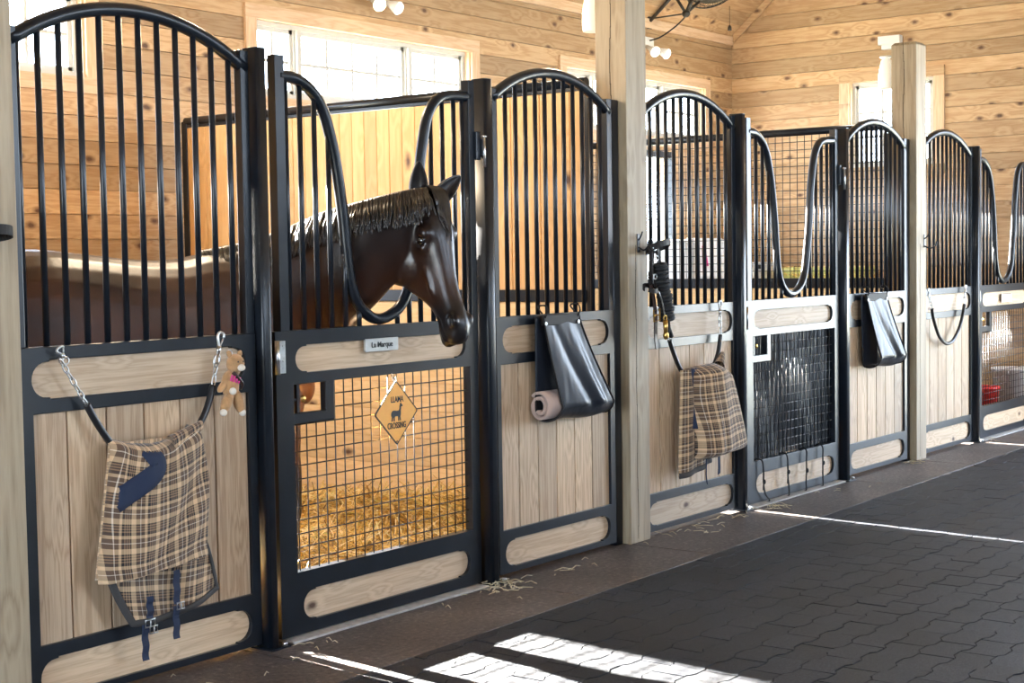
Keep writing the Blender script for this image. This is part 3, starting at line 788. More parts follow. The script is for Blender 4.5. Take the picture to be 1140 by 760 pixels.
torso = [((3.02,.90,1.24),(3.05,.89,1.02),.07,Lb,1),
 ((3.08,.88,1.36),(3.10,.87,.86),.19,Lb,.9),
 ((3.22,.84,1.445),(3.22,.83,.80),.26,Lb,.88),
 ((3.42,.77,1.472),(3.42,.77,.80),.285,Lb,.88),
 ((3.62,.72,1.455),(3.62,.71,.78),.28,Lb,.9),
 ((3.82,.66,1.43),(3.82,.66,.74),.285,Lb,.92),
 ((3.98,.61,1.425),(3.98,.62,.73),.275,Lb,.92),
 ((4.12,.565,1.447),(4.14,.57,.74),.24,(-.4,-1,0),.92),
 ((4.25,.50,1.42),(4.30,.50,.78),.215,(-.5,-1,0),.92),
 ((4.34,.44,1.33),(4.41,.43,.86),.18,(-.5,-1,0),.95),
 ((4.43,.42,1.22),(4.49,.40,.82),.14,(-.5,-1,0),1),
 ((4.49,.41,1.10),(4.535,.39,.86),.08,(-.5,-1,0),1)]
loft(b, resample(torso, 4))
Ln = (-.8, -.6, 0)
neck = [((4.05,.58,1.40),(4.28,.50,.86),.15,(-.5,-1,0),.95),
 ((4.16,.55,1.452),(4.42,.40,.90),.165,(-.6,-.9,0),.95),
 ((4.29,.46,1.485),(4.49,.31,.99),.145,Ln,.95),
 ((4.38,.34,1.535),(4.52,.21,1.07),.118,Ln,.93),
 ((4.43,.21,1.588),(4.53,.13,1.155),.098,(-.85,-.5,0),.92),
 ((4.48,.08,1.622),(4.57,.055,1.24),.078,(-.9,-.4,0),.92),
 ((4.55,-.03,1.652),(4.62,.01,1.31),.064,(-.95,-.3,0),.95),
 ((4.635,-.09,1.674),(4.68,-.04,1.36),.060,(-1,-.2,0),1),
 ((4.70,-.15,1.665),(4.71,-.10,1.43),.064,(-1,-.1,0),1)]
loft(b, resample(neck, 5))
# head frame
HP = Vector((4.715, -.135, 1.684)); ph = math.radians(74); th = math.radians(-93)
Hh = Vector((math.cos(th), math.sin(th), 0)); Zz = Vector((0,0,1))
HL = Hh*math.cos(ph)-Zz*math.sin(ph); HD = Hh*math.sin(ph)+Zz*math.cos(ph); HW = Vector((math.sin(th), -math.cos(th), 0))
def hp(s, d, w): return HP+HL*s+HD*d+HW*w
head = [(-.015,-.02,.09,.035,1),(.0,.0,.14,.055,1),(.05,.016,.20,.073,.95),(.11,.024,.255,.090,.9),(.17,.022,.295,.095,.84),(.23,.014,.312,.086,.82),(.29,.004,.298,.074,.82),
 (.345,-.004,.240,.064,.85),(.40,-.006,.180,.057,.88),(.455,-.004,.138,.052,.9),(.51,.002,.125,.052,.88),(.555,.0,.120,.054,.86),(.595,-.014,.098,.048,.88),(.618,-.034,.06,.032,1)]
loft(b, resample([(hp(s,d,0), hp(s,d-dep,0), w, HW, pw) for s,d,dep,w,pw in head], 4))
# lower lip and chin, jaw muscle, brow ridges, nostril rims
RM = Matrix((HW, HD, HL)).transposed()
b.ellipsoid(hp(.585,-.108,0), (.034,.026,.035), RM); b.ellipsoid(hp(.55,-.115,0), (.03,.02,.05), RM)
for sgn in (1, -1):
    b.ellipsoid(hp(.225,-.205,sgn*.060), (.050,.105,.110), RM)          # cheek
    b.ellipsoid(hp(.165,-.035,sgn*.078), (.026,.030,.036), RM)         # brow
    b.ellipsoid(hp(.215,-.062,sgn*.078), (.017,.024,.026), RM)
    b.ellipsoid(hp(.31,-.085,sgn*.054), (.020,.013,.11), RM)           # facial crest
    b.ellipsoid(hp(.53,-.022,sgn*.045), (.020,.026,.032), RM)           # nostril
# legs: (hip/shoulder, elbow/stifle, knee/hock, fetlock, hoof)
def limb(pts, rads):
    P = catmull(pts, 5); R = [interp([(i*5, r) for i, r in enumerate(rads)], k) for k in range(len(P))]
    b.tube(P, R, 16)
for (x, y) in ((4.385,.39),(4.44,.66)):
    limb([(x-.08,y+.06,1.10),(x-.03,y+.03,.88),(x-.045,y,.72),(x-.01,y,.58),(x,y,.43),(x,y,.28),(x,y,.15),(x+.03,y,.085),(x+.05,y,.02)], [.13,.115,.085,.06,.052,.034,.042,.034,.052])
for (x, y) in ((3.22,.72),(3.30,1.0)):
    limb([(x-.02,y+.03,1.15),(x+.04,y,.95),(x+.09,y,.82),(x,y,.66),(x-.10,y,.52),(x-.09,y,.36),(x-.07,y,.17),(x-.04,y,.09),(x-.01,y,.02)], [.19,.17,.12,.085,.055,.038,.043,.035,.054])
for v in b.bm.verts: v.co -= HORSE.location
src = bpy.data.meshes.new('src'); bmesh.ops.recalc_face_normals(b.bm, faces=b.bm.faces); b.bm.to_mesh(src); b.bm.free()
tmp = bpy.data.objects.new('tmp', src); COL.objects.link(tmp)
rm = tmp.modifiers.new('r', 'REMESH'); rm.mode = 'VOXEL'; rm.voxel_size = .0085; rm.use_smooth_shade = True
sm = tmp.modifiers.new('s', 'SMOOTH'); sm.factor = .5; sm.iterations = 5
bpy.context.view_layer.update(); dg = bpy.context.evaluated_depsgraph_get()
me = bpy.data.meshes.new_from_object(tmp.evaluated_get(dg)); bpy.data.objects.remove(tmp); me.name = 'horse_body'
# sculpt: nostrils, mouth line, eye sockets; coat markings stored per vertex
at = me.attributes.new('dark', 'FLOAT', 'POINT'); off = HORSE.location
nos = [hp(.532,-.024,s*.064) for s in (1,-1)]; eyes = [hp(.19,-.055,s*.092) for s in (1,-1)]
for i, v in enumerate(me.vertices):
    p = v.co+off; r = p-HP; s = r.dot(HL); d = r.dot(HD); w = r.dot(HW)
    for q in nos:
        e = p-q; dd = math.sqrt((e.dot(HW)/.9)**2+(e.dot(HL))**2+(e.dot(HD)*1.7)**2)
        if dd < .026: v.co -= HW*math.copysign(.022*(1-(dd/.026)**2), w)
    for q in eyes:
        dd = (p-q).length
        if dd < .03: v.co -= HW*math.copysign(.006*(1-(dd/.03)**2), w)
    if s > .50 and p.y < 0 and -.02 < s-.5 < .14:
        m = abs(d-(-.088+.12*(s-.55)))
        if m < .010: v.co -= (HD*0+HW*math.copysign(.009, w)) if abs(w) > .02 else HL*.006
    k = 0.0
    if p.y < .05 and p.z > 1.0: k = .86-.42*max(0, 1-abs(s-.34)/.16)+.35*min(1, max(0, (s-.42)/.1))
    k = max(k, min(1, max(0, (.72-p.z)/.25)))
    k = max(k, .55*min(1, max(0, (p.z-1.30)/.15)))
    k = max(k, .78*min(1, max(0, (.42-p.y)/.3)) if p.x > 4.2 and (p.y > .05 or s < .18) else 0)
    at.data[i].value = k
me.materials.append(M['coat'])
hb = bpy.data.objects.new('body', me); COL.objects.link(hb); hb.parent = HORSE
for p in me.polygons: p.use_smooth = True
for s_ in (1, -1):
    b = MB(); b.ellipsoid(hp(.19,-.055,s_*.081), (.018,.021,.021), RM, 20, 14); b.done('eye', M['eye'], HORSE)
    b = MB(); # eyelid rim
    P = [hp(.19+.018*math.sin(2*PI*k/20)*.8, -.055+.021*math.cos(2*PI*k/20), s_*(.0885)) for k in range(20)]
    b.tube(P, .0038, 8, closed=True); b.done('eyelid', M['hair'], HORSE)
    b = MB(); q = hp(.534,-.024,s_*.052); b.ellipsoid(q, (.006,.010,.0165), RM); b.done('nostril', M['ink'], HORSE)
# ears: leaf-shaped cups rooted in the poll
for sgn in (1, -1):
    base = hp(.02,-.045,sgn*.056); tip = base+(Vector((-.004,-.01,.150)) if sgn == 1 else Vector((.150,.0,.100)))
    d = (tip-base); ln = d.length; d.normalize(); out = (Vector((-.55,-1,0)) if sgn == 1 else Vector((-.25,-1,.2))); out = (out-d*out.dot(d)).normalized(); sd = d.cross(out)
    b = MB(); rows = []
    for i in range(17):
        t = i/16; wv = .036*(math.sin(PI*(.16+.84*t))**.75 if t < 1 else 0)*(1 if t < .5 else 1-.12*(t-.5))+.0015
        if t < .12: wv = .028
        rows.append([base-d*.035+d*(ln+.035)*t+sd*wv*math.sin(a)*1.0-out*wv*.95*(math.cos(a)) for a in [(-.78+1.56*k/12)*PI*.78 for k in range(13)]])
    b.grid(rows); o = b.done('ear', M['coat_dark'], HORSE); solid(o, .006, 0); subd(o, 1)
# mane: locks that start on the crest and fall down the near side of the neck
crest = catmull([(4.10,.575,1.445),(4.20,.52,1.465),(4.29,.46,1.487),(4.38,.34,1.538),(4.43,.21,1.590),(4.48,.08,1.625),(4.55,-.03,1.656),(4.63,-.10,1.678),(4.69,-.14,1.688)], 14)
b = MB(); nC = len(crest)
for i in range(6, int(nC*4.2)):
    t = i/(nC*4.5-1)*(nC-1); k = min(int(t), nC-2); c = crest[k].lerp(crest[k+1], t-k); tg = (crest[k+1]-crest[k]).normalized()
    lat = Vector((tg.y, -tg.x, 0)).normalized(); lat = lat if lat.dot(Vector((-1,-1,0))) > 0 else -lat
    ln = random.uniform(.085, .135)*(1 if t < nC*.85 else .8); j = random.uniform(-.02, .02); wn = .11-.035*t/nC
    pts = [c+Vector((0,0,.001))-lat*.01, c+lat*.018+Vector((0,0,.011))+tg*j*.3, c+lat*(wn*.50)+tg*j*.6+Vector((0,0,-ln*.22)), c+lat*(wn*.80+.004)+tg*j+Vector((0,0,-ln*.55)), c+lat*(wn*.98+.008)+tg*j*1.5+Vector((0,0,-ln))]
    P = catmull(pts, 4); R = [.0085*(1-.15*q/len(P)) if q < len(P)*.7 else .0085*(1-(q/len(P)-.7)*3.1) for q in range(len(P))]
    b.tube(P, [max(r*.72, .0008) for r in R], 6, flat=.6, up=tuple(tg))
b.done('mane', M['hair'], HORSE)
b = MB()
for i in range(60):
    w0 = random.uniform(-1, 1); ln = random.uniform(.10, .19)*(1-.35*abs(w0))
    pts = [hp(-.03,-.035,w0*.028), hp(.0,.012,w0*.034), hp(.04,.024,w0*.040), hp(.05+ln*.5,.031-.012*abs(w0),w0*.034+random.uniform(-.006,.006)), hp(.05+ln,.031,w0*.016+random.uniform(-.008,.008)+.008)]
    P = catmull(pts, 4); b.tube(P, [.0062*(1-(q/len(P))**2*.9) for q in range(len(P))], 6, flat=.5)
b.done('forelock', M['hair'], HORSE)
b = MB()
for i in range(40):
    a = random.uniform(-1,1)*.04; c_ = random.uniform(-1,1)*.04
    P = catmull([(3.06+a*.3,.89+c_*.3,1.33),(2.99+a*.5,.90+c_*.6,1.27),(2.96+a,.91+c_,1.0),(2.97+a*1.3,.91+c_*1.3,.62),(2.99+a,.90+c_,.42)], 4); b.tube(P, .009, 6)
b.done('tail', M['hair'], HORSE)

# ------------------------------------------------------------------ things hung on the fronts
def link_chain(b, p0, p1, n, r=.011, wr=.0026):
    p0, p1 = Vector(p0), Vector(p1); d = (p1-p0)/n; t = d.normalized(); L_ = d.length*.5+wr*1.6
    s0 = t.cross(Vector((0,1,0))).normalized(); s1 = t.cross(s0)
    for i in range(n):
        c = p0+d*(i+.5); s = s0 if i % 2 else s1
        P = [c+t*math.cos(a)*L_+s*math.sin(a)*r*.75 for a in [2*PI*k/14 for k in range(14)]]
        b.tube(P, wr, 6, closed=True)
def snap(b, top, bot, w=.0045):
    top, bot = Vector(top), Vector(bot); d = bot-top; s = d.cross(Vector((0,1,0))).normalized()
    P = catmull([top+s*.014+d*.10, top+s*.010-d*.02, top-s*.008-d*.03, top-s*.014+d*.1, top-s*.006+d*.3, top+d*.42], 4); b.tube(P, w, 8)
    b.tube([top+d*.38, top+d*.62], [w*1.7, w*1.4], 10); b.tube([top+s*.013+d*.12, top+s*.004+d*.4], w*.6, 6)
    P = [bot-d*.18+d*.2*math.cos(a)+s*.012*math.sin(a) for a in [2*PI*k/14 for k in range(14)]]; b.tube(P, w*.8, 8, closed=True)
def hanger(name, label, pl, pr, hose, yh, snapL=False, nl=6, nr=4, hr=.012):
    """hose: U-shaped rubber tube given by (x,z) points, chains up to the rail at pl and pr"""
    t = thing(name, label, 'hanger', (pl[0], yh, RT-.02), 'black hose hangers with chains')
    H = catmull([(x, yh, z) for x, z in hose], 8)
    b = MB(); b.tube(H, hr, 14); b.done('hose', M['rubber'], t)
    b = MB(); link_chain(b, (pl[0], yh+.006, pl[1]-.03), H[0], nl); b.done('chain', M['zinc'], t)
    b = MB(); snap(b, (pl[0], yh+.006, pl[1]+.005), (pl[0]+(H[0].x-pl[0])*.28, yh+.006, pl[1]-.045), .004); b.done('snap_hook', M['zinc'], t)
    b = MB(); link_chain(b, (lerp(pr[0],H[-1].x,.55), yh+.006, lerp(pr[1],H[-1].z,.55)), H[-1], max(2, nr//2)); b.done('chain', M['zinc'], t)
    b = MB(); snap(b, (pr[0], yh+.006, pr[1]+.012), (lerp(pr[0],H[-1].x,.6), yh+.006, lerp(pr[1],H[-1].z,.6)), .005); b.done('snap_hook', M['zinc'], t)
    return t
YH = -.042
hanger('hose_hanger', 'black hose on chains holding up the near plaid blanket', (2.979,1.145), (3.655,1.15), [(3.071,.965),(3.10,.915),(3.15,.845),(3.20,.795),(3.33,.765),(3.45,.785),(3.515,.83),(3.57,.90),(3.606,.985)], YH, nl=7)
hanger('hose_hanger', 'black hose on chains holding up the far plaid blanket', (6.62,1.10), (7.195,1.15), [(6.66,.985),(6.69,.93),(6.75,.845),(6.82,.79),(6.95,.77),(7.06,.79),(7.12,.84),(7.16,.90),(7.185,.985)], YH, nl=4)
hanger('hose_hanger', 'empty black hose hanging in a U from two chains', (10.09,1.15), (10.79,1.15), [(10.135,1.02),(10.17,.94),(10.26,.83),(10.36,.775),(10.44,.765),(10.53,.785),(10.64,.86),(10.71,.95),(10.745,1.03)], YH, nl=4)

def cloth_sheet(b, left, right, nz, yfun, scale=1.0, uoff=0.0, rot=0.0, nu=36):
    """left/right: tables (z -> x); grid between them; yfun(u, z, x)"""
    z0, z1 = left[0][0], left[-1][0]; P = []; cr, sr = math.cos(rot), math.sin(rot)
    for i in range(nz+1):
        z = lerp(z1, z0, i/nz); xl, xr = interp(left, z), interp(right, z)
        P.append([Vector((lerp(xl, xr, j/nu), yfun(j/nu, z, lerp(xl, xr, j/nu)), z)) for j in range(nu+1)])
    uv = lambda i, j: (lambda a, c: (a*cr-c*sr+uoff, a*sr+c*cr))((P[i][j].x-left[0][1])*scale, P[i][j].z*scale)
    b.grid(P, uv)
    return P
# ---- near plaid blanket
t = thing('horse_blanket', 'tan plaid blanket folded over the near hanger with navy straps and a navy chevron', 'blanket', (3.32, -.06, .84))
def topz_near(u): return .800+.045*(abs(u-.45)/.5)**2
b = MB(); rows = []; nu, nz = 56, 60
def near_front(u, v):
    # v 0 at the top fold, 1 at the hem
    zt = .808+.034*(2*abs(u-.45))**2; zb = .388+.03*u
    xl = lerp(3.155, 3.068, v**1.2); xr = 3.500+.030*math.sin(PI*min(1,v*1.1))
    if v > .9: xl += .010*(v-.9)/.1
    x = lerp(xl, xr, u); z = lerp(zt, zb, v)
    y = -.085-.022*math.sin(PI*u)-.020*v+.007*math.sin(9*u+3*v)*v+.010*math.exp(-((u-.82-.25*v)/.06)**2)*min(1, v*2)-.006*math.sin(20*u+2)*(1-v)*.6
    y += .045*max(0, 1-v/.06)**2
    y -= .006*math.cos(14*(u+v*.8))*math.exp(-((u-.75)/.25)**2)
    if u < .04: y += .03*(1-u/.04)**2
    if u > .96: y += .03*((u-.96)/.04)**2
    return Vector((x, y, z))
P = [[near_front(j/nu, i/nz) for j in range(nu+1)] for i in range(nz+1)]
b.grid(P, lambda i, j: ((j/nu)*.44+.014*math.sin(i/nz*4)+.01*i/nz, .42*(1-i/nz)+.01*math.sin(j/nu*5)))
solid(b.done('folded_front', M['plaid'], t), .012, 1)
# second layer behind, a little wider at the left
b = MB(); P = []
for i in range(41):
    v = i/40; P.append([Vector((lerp(3.148-.085*v, 3.49, j/20), -.052-.02*v-.01*math.sin(PI*j/20), lerp(.83, .40, v))) for j in range(21)])
b.grid(P, lambda i, j: (j*.02, i*.01)); solid(b.done('inner_fold', M['plaid'], t), .012)
# right shoulder of the cloth gathered round the hose
b = MB(); P = []
for i in range(13):
    v = i/12; c = Vector((lerp(3.525,3.36,v), -.055-.02*v, lerp(.845,.785,v))); r = lerp(.026,.05,v)
    P.append([c+Vector((math.cos(a)*r*.35, math.sin(a)*r*.8, math.cos(a)*r)) for a in [2*PI*k/16 for k in range(17)]])
b.grid(P, lambda i, j: (i*.014, j*.011)); b.done('gathered_end', M['plaid'], t)
# lower flap with grey binding
def near_low(u, v):
    xl = lerp(3.105, 3.20, v**1.5); xr = lerp(3.525, 3.575, v**.5)
    zb = lerp(.235, .285, u)-.025*math.sin(PI*u)
    x = lerp(xl, xr, u); z = lerp(.46, zb, v)
    return Vector((x, -.062-.008*math.sin(11*u)-.012*v, z))
b = MB(); P = [[near_low(j/30, i/20) for j in range(31)] for i in range(21)]
b.grid(P, lambda i, j: (j/30*.45*.8+i*.004, -i/20*.2+j*.002)); solid(b.done('lower_flap', M['plaid'], t), .01)
b = MB(); edge = [near_low(0, v/10)+Vector((0,-.006,0)) for v in range(0,11)]+[near_low(u/20, 1)+Vector((0,-.006,0)) for u in range(1,21)]+[near_low(1, 1-v/10)+Vector((0,-.004,0)) for v in range(1,10)]
b.tube(edge, .013, 8, flat=.45, up=(0,0,1)); b.done('binding', M['trim'], t)
def ribbon(b, pts, w, th=.003, side=(1,0,0)):
    pts = [Vector(p) for p in pts]; rn = random.random(); R = []
    for i, p in enumerate(pts):
        tg = (pts[min(i+1,len(pts)-1)]-pts[max(i-1,0)]).normalized(); s = Vector(side); s = (s-tg*s.dot(tg)).normalized(); nn = tg.cross(s)
        R.append([b.bm.verts.new(p+s*w/2+nn*th/2), b.bm.verts.new(p-s*w/2+nn*th/2), b.bm.verts.new(p-s*w/2-nn*th/2), b.bm.verts.new(p+s*w/2-nn*th/2)])
    for A, Bq in zip(R, R[1:]):
        for k in range(4): b.face([A[k], A[(k+1)%4], Bq[(k+1)%4], Bq[k]], False, rn)
    b.face(R[0][::-1]); b.face(R[-1])
def strap(b, x, z0, z1, y, w=.026):
    P = [Vector((x, y-.003*math.sin(q*1.3), lerp(z0, z1, q/10))) for q in range(11)]
    ribbon(b, P, w)
def buckle(b, x, y, z, w=.02, h=.016):
    P = [(x-w,y,z-h),(x+w,y,z-h),(x+w,y,z+h),(x-w,y,z+h)]; b.tube(P, .0028, 6, closed=True); b.tube([(x,y-.002,z-h),(x,y-.002,z+h)], .002, 6)
b = MB(); strap(b, 3.262, .315, .235, -.092); strap(b, 3.242, .225, .105, -.088); s1 = b.done('strap', M['navy'], t)
b = MB(); buckle(b, 3.256, -.098, .228, .020, .012); buckle(b, 3.268, -.10, .205, .016, .012); b.done('buckle', M['zinc'], s1)
b = MB(); strap(b, 3.372, .385, .27, -.098); strap(b, 3.375, .262, .150, -.088); s2 = b.done('strap', M['navy'], t)
b = MB(); buckle(b, 3.385, -.10, .262, .016, .011); b.done('buckle', M['zinc'], s2)
# chevron band on the front
def on_front(u, v, o=.016): p = near_front(u, v); return Vector((p.x, p.y-o, p.z))
b = MB(); P = []
path = [(.27,.0),(.33,.06),(.385,.13),(.36,.19),(.25,.265),(.12,.345),(.0,.42)]
pc = catmull([(a, c, 0) for a, c in path], 5)
for i, q in enumerate(pc):
    tgd = (pc[min(i+1, len(pc)-1)]-pc[max(i-1, 0)]).normalized(); nrm = Vector((-tgd.y, tgd.x, 0))
    P.append([on_front(min(1, max(0, (q+nrm*k*.085).x)), min(1, max(0, (q+nrm*k*.085).y))) for k in (-1,-.5,0,.5,1)])
b.grid(P); solid(b.done('chevron_band', M['navy'], t), .004)
# ---- far plaid blanket: bulkier bundle
t = thing('horse_blanket', 'tan plaid blanket bundled over the hanger right of the middle timber post', 'blanket', (6.95, -.06, .83))
def far_front(u, v):
    zt = .822+.02*math.sin(PI*u)-.05*max(0,(u-.7)/.3)**2*.5; zb = lerp(.365, .385, u)
    x = lerp(lerp(6.815,6.835,v), lerp(7.135,7.265,v**.7), u); z = lerp(zt, zb, v)
    y = -.115-.045*math.sin(PI*u)**.7-.03*v+.008*math.sin(10*u+2*v)+.012*math.exp(-((u-.35)/.05)**2)*v
    y += .07*max(0, 1-v/.10)**2+.04*max(0,(v-.94)/.06)**2
    if u < .08: y += .05*(1-u/.08)**2
    if u > .92: y += .05*((u-.92)/.08)**2
    return Vector((x, y, z))
b = MB(); P = [[far_front(j/40, i/46) for j in range(41)] for i in range(47)]
b.grid(P, lambda i, j: (j/40*.42+.01*math.sin(i/8), .45*(1-i/46)+.008*math.sin(j/9))); solid(b.done('folded_front', M['plaid'], t), .014)
def far_back(u, v):
    x = lerp(lerp(6.745,6.71,v), 7.05, u); z = lerp(.825, lerp(.285,.33,u), v)
    y = -.055-.03*math.sin(PI*min(1,u*1.3))-.012*math.sin(12*u)*v
    return Vector((x, y, z))
b = MB(); P = [[far_back(j/24, i/36) for j in range(25)] for i in range(37)]
b.grid(P, lambda i, j: (j/24*.34, .5*(1-i/36))); solid(b.done('inner_fold', M['plaid'], t), .012)
b = MB(); edge = [far_back(u/14, 1)+Vector((0,-.006,0)) for u in range(15)]; b.tube(edge, .015, 8, flat=.5); b.done('binding', M['trim'], t)
b = MB(); P = []
for i in range(11):
    v = i/10; c = Vector((lerp(7.165,7.06,v), -.06-.03*v, lerp(.875,.80,v))); r = lerp(.022,.055,v)
    P.append([c+Vector((math.cos(a)*r*.5, math.sin(a)*r*.8, math.cos(a)*r)) for a in [2*PI*k/14 for k in range(15)]])
b.grid(P, lambda i, j: (i*.014, j*.012)); b.done('gathered_end', M['plaid'], t)
b = MB(); P = []
for i in range(16):
    v = i/15; P.append([Vector((6.80+.03*q/4+.02*math.sin(v*3)+.012*q, -.085-.055*min(1,v*2.2)*(q/4), lerp(.83,.52,v))) for q in range(5)])
b.grid(P); solid(b.done('navy_lining', M['navy'], t), .004)
b = MB(); ribbon(b, [(6.99,-.12,.40),(7.0,-.13,.36),(7.02,-.12,.30),(7.035,-.11,.262)], .022); b.done('strap', M['navy'], t)
b = MB(); b.tube(catmull([(6.90,-.11,.39),(6.885,-.12,.33),(6.90,-.11,.27),(6.93,-.10,.22)], 6), .0035, 6); b.done('tie_cord', M['navy'], t)

# ---- plush toy clipped to the right chain
t = thing('plush_toy', 'small tan plush dog with a pink striped ribbon clipped to the right chain', 'toy', (3.665, -.07, 1.0))
def blob(b, c, r, ang=0):
    m = Matrix.Rotation(ang, 3, 'Y'); b.ellipsoid(c, r, m, 16, 10)
b = MB(); blob(b, (3.655,-.075,.985), (.034,.028,.052)); blob(b, (3.628,-.085,.925), (.020,.020,.040), .55); blob(b, (3.682,-.085,.925), (.020,.020,.045), -.30); blob(b, (3.625,-.075,.985), (.014,.016,.034), .9)
tb = b.done('torso', M['plush'], t)
b = MB(); blob(b, (3.672,-.085,1.058), (.034,.030,.034)); blob(b, (3.650,-.08,1.092), (.011,.007,.015), -.5); blob(b, (3.697,-.08,1.09), (.011,.007,.015), .5); b.done('head', M['plush'], t)
b = MB(); blob(b, (3.672,-.115,1.045), (.015,.013,.012)); b.done('muzzle', M['cream'], t)
for q in (3.660, 3.684):
    b = MB(); blob(b, (q,-.113,1.066), (.003,.002,.003)); b.done('eye', M['ink'], t)
for q in ((3.607,-.09,.893), (3.695,-.09,.885), (3.640,-.104,.965)):
    b = MB(); blob(b, q, (.012,.013,.013)); b.done('paw', M['cream'], t)
b = MB()
for k in range(4): 
    q = -.009+k*.012; b.tube([(3.640+q,-.104,.998-.3*q),(3.648+q,-.105,1.018-.3*q)], .0032, 6)
b.done('ribbon', M['pink'], t)
b = MB(); b.tube(catmull([(3.645,-.10,1.03),(3.66,-.108,1.012),(3.69,-.10,.985),(3.70,-.08,.965)], 4), .006, 6, flat=.4); b.done('collar', M['brownleather'], t)
b = MB(); b.tube([(3.655+.012*math.cos(a),-.075,1.085+.014*math.sin(a)+.008) for a in [2*PI*k/14 for k in range(14)]], .002, 6, closed=True); b.done('ring', M['zinc'], t)

# ---- vinyl bags
def bag(label, xt0, xt1, xb0, xb1, zt, zb, roll, y=-.045):
    t = thing('vinyl_bag', label, 'bag', ((xt0+xt1)/2, y, zt))
    R = .062; prof = []
    n1, n2, n3 = 22, 12, 18
    for i in range(n1): prof.append((y-.008-.065*(i/(n1-1))**1.2, lerp(zt, zb+R, i/(n1-1)), i/(n1-1)))
    for i in range(1, n2): a = PI*i/n2; prof.append((y-.073+R-math.cos(a)*R, zb+R-math.sin(a)*R, 1.0))
    yb = y-.073+2*R; 
    for i in range(n3): prof.append((lerp(min(yb, -.030), y+.012, i/(n3-1)), lerp(zb+R, zt, i/(n3-1)), 1-i/(n3-1)))
    P = []
    for i, (yy, z, w) in enumerate(prof):
        back = i >= n1+n2-1; row = []
        e = w**1.15
        xl = lerp(xt0+(.028 if not back else -.005), xb0+(.085 if not back else .0), e); xr = lerp(xt1, xb1, e)
        if n1 <= i < n1+n2-1: f = (i-n1+1)/n2; xl = lerp(xb0+.085, xb0, f)
        for j in range(29):
            u = j/28; dy = 0
            if i < n1: dy = -.020*math.sin(PI*u)*w+.015*math.exp(-((u-.25-.30*w)/.09)**2)*(.3+w*.7)-.016*math.exp(-((u-.62-.1*w)/.10)**2)*w+.010*math.exp(-((u-.85)/.07)**2)*w
            row.append(Vector((lerp(xl, xr, u), min(yy+dy, -.026) if True else yy, z+(.006*math.sin(7*u) if n1 <= i < n1+n2 else 0))))
        P.append(row)
    b = MB(); b.grid(P); solid(b.done('sheet', M['bag'], t), .004)
    b = MB(); b.tube([P[i][0]+Vector((0,-.002,0)) for i in range(n1+n2+3)], .0055, 6); b.done('left_binding', M['leather'], t)
    b = MB(); b.tube([P[i][-1]+Vector((0,-.002,0)) for i in range(n1+n2+3)], .0055, 6); b.done('right_binding', M['leather'], t)
    b = MB(); b.box(xt0+.022, xt1+.003, y-.016, y+.002, zt-.045, zt+.004, .004); b.done('top_band', M['leather'], t)
    for q in (xt0+.036, xt1-.012):
        b = MB(); b.tube([(q,y-.021,zt-.035),(q,y-.015,zt-.035)], .009, 10); b.done('rivet', M['zinc'], t)
        b = MB(); b.tube(catmull([(q,y-.015,zt-.01),(q+.012,y-.02,zt+.02),(q+.02,y,zt+.045),(q+.005,y+.03,zt+.04),(q-.02,y-.012,zt+.012)], 5), .004, 6); b.done('tie', M['cord'], t)
    if roll:
        b = MB(); sp = []
        for k in range(70):
            a = k/69*2*PI*1.75; r = .066-.040*k/69; sp.append((y-.073+R+.004+math.cos(a+PI*.25)*r*.85, zb+R+.006+math.sin(a+PI*.25)*r*1.0))
        Pg = [[Vector((x, yy, z)) for yy, z in sp] for x in (xb0-.005, xb0+.03, xb0+.2, xb1-.08)]
        b.grid(Pg); rl = b.done('fleece_roll', M['fleece'], t); solid(rl, .013)
        rl['label'] = 'pink fleece roll inside the loop'
    return t
bag('black vinyl bag with a pink fleece roll in its bottom loop', 5.525, 5.83, 5.52, 6.02, 1.15, .675, True)
bag('plain black vinyl bag hanging flat, left of the far timber post', 9.0, 9.335, 9.02, 9.50, 1.15, .685, False)

# ---- name plate and card holder are fixed to gates: parts of their gate
gates = [o for o in bpy.data.objects if o.name.startswith('stall_gate')]
g1 = min(gates, key=lambda o: o.location.x); g3 = max(gates, key=lambda o: o.location.x)
def text_mesh(body, size, mat, parent, mtx, name, ext=.0008, sx=1.0):
    cu = bpy.data.curves.new(name, 'FONT'); cu.body = body; cu.size = size; cu.extrude = ext; cu.align_x = 'CENTER'; cu.align_y = 'CENTER'; cu.offset = size*.012
    to = bpy.data.objects.new('tmp_text', cu); COL.objects.link(to); bpy.context.view_layer.update()
    me = bpy.data.meshes.new_from_object(to.evaluated_get(bpy.context.evaluated_depsgraph_get())); bpy.data.objects.remove(to)
    me.transform(Matrix.Diagonal((sx,1,1,1))); me.transform(mtx)
    me.materials.clear(); me.materials.append(mat); o = bpy.data.objects.new(name, me); COL.objects.link(o); o.parent = parent
    return o
RX = Matrix.Rotation(PI/2, 4, 'X')
b = MB(); b.box(4.42, 4.612, -.016, -.0105, 1.052, 1.104, .0012); b.box(4.42,4.612,-.0105,-.004,1.056,1.10); np_ = b.done('name_plate', M['plate'], g1)
text_mesh('La Marque', .031, M['ink'], np_, Matrix.Translation(Vector((4.516,-.0165,1.078))-Vector(g1.location))@RX, 'lettering', sx=.95)
for k in (4.43, 4.602):
    pass
gx = g3.location.x-1.155/2
b = MB(); b.box(gx+.46, gx+.68, -.013, -.0045, 1.015, 1.08, .002); ch = b.done('card_holder', M['zinc'], g3)
b = MB(); b.box(gx+.475, gx+.665, -.016, -.013, 1.022, 1.073); b.done('card', M['whiteplastic'], ch)

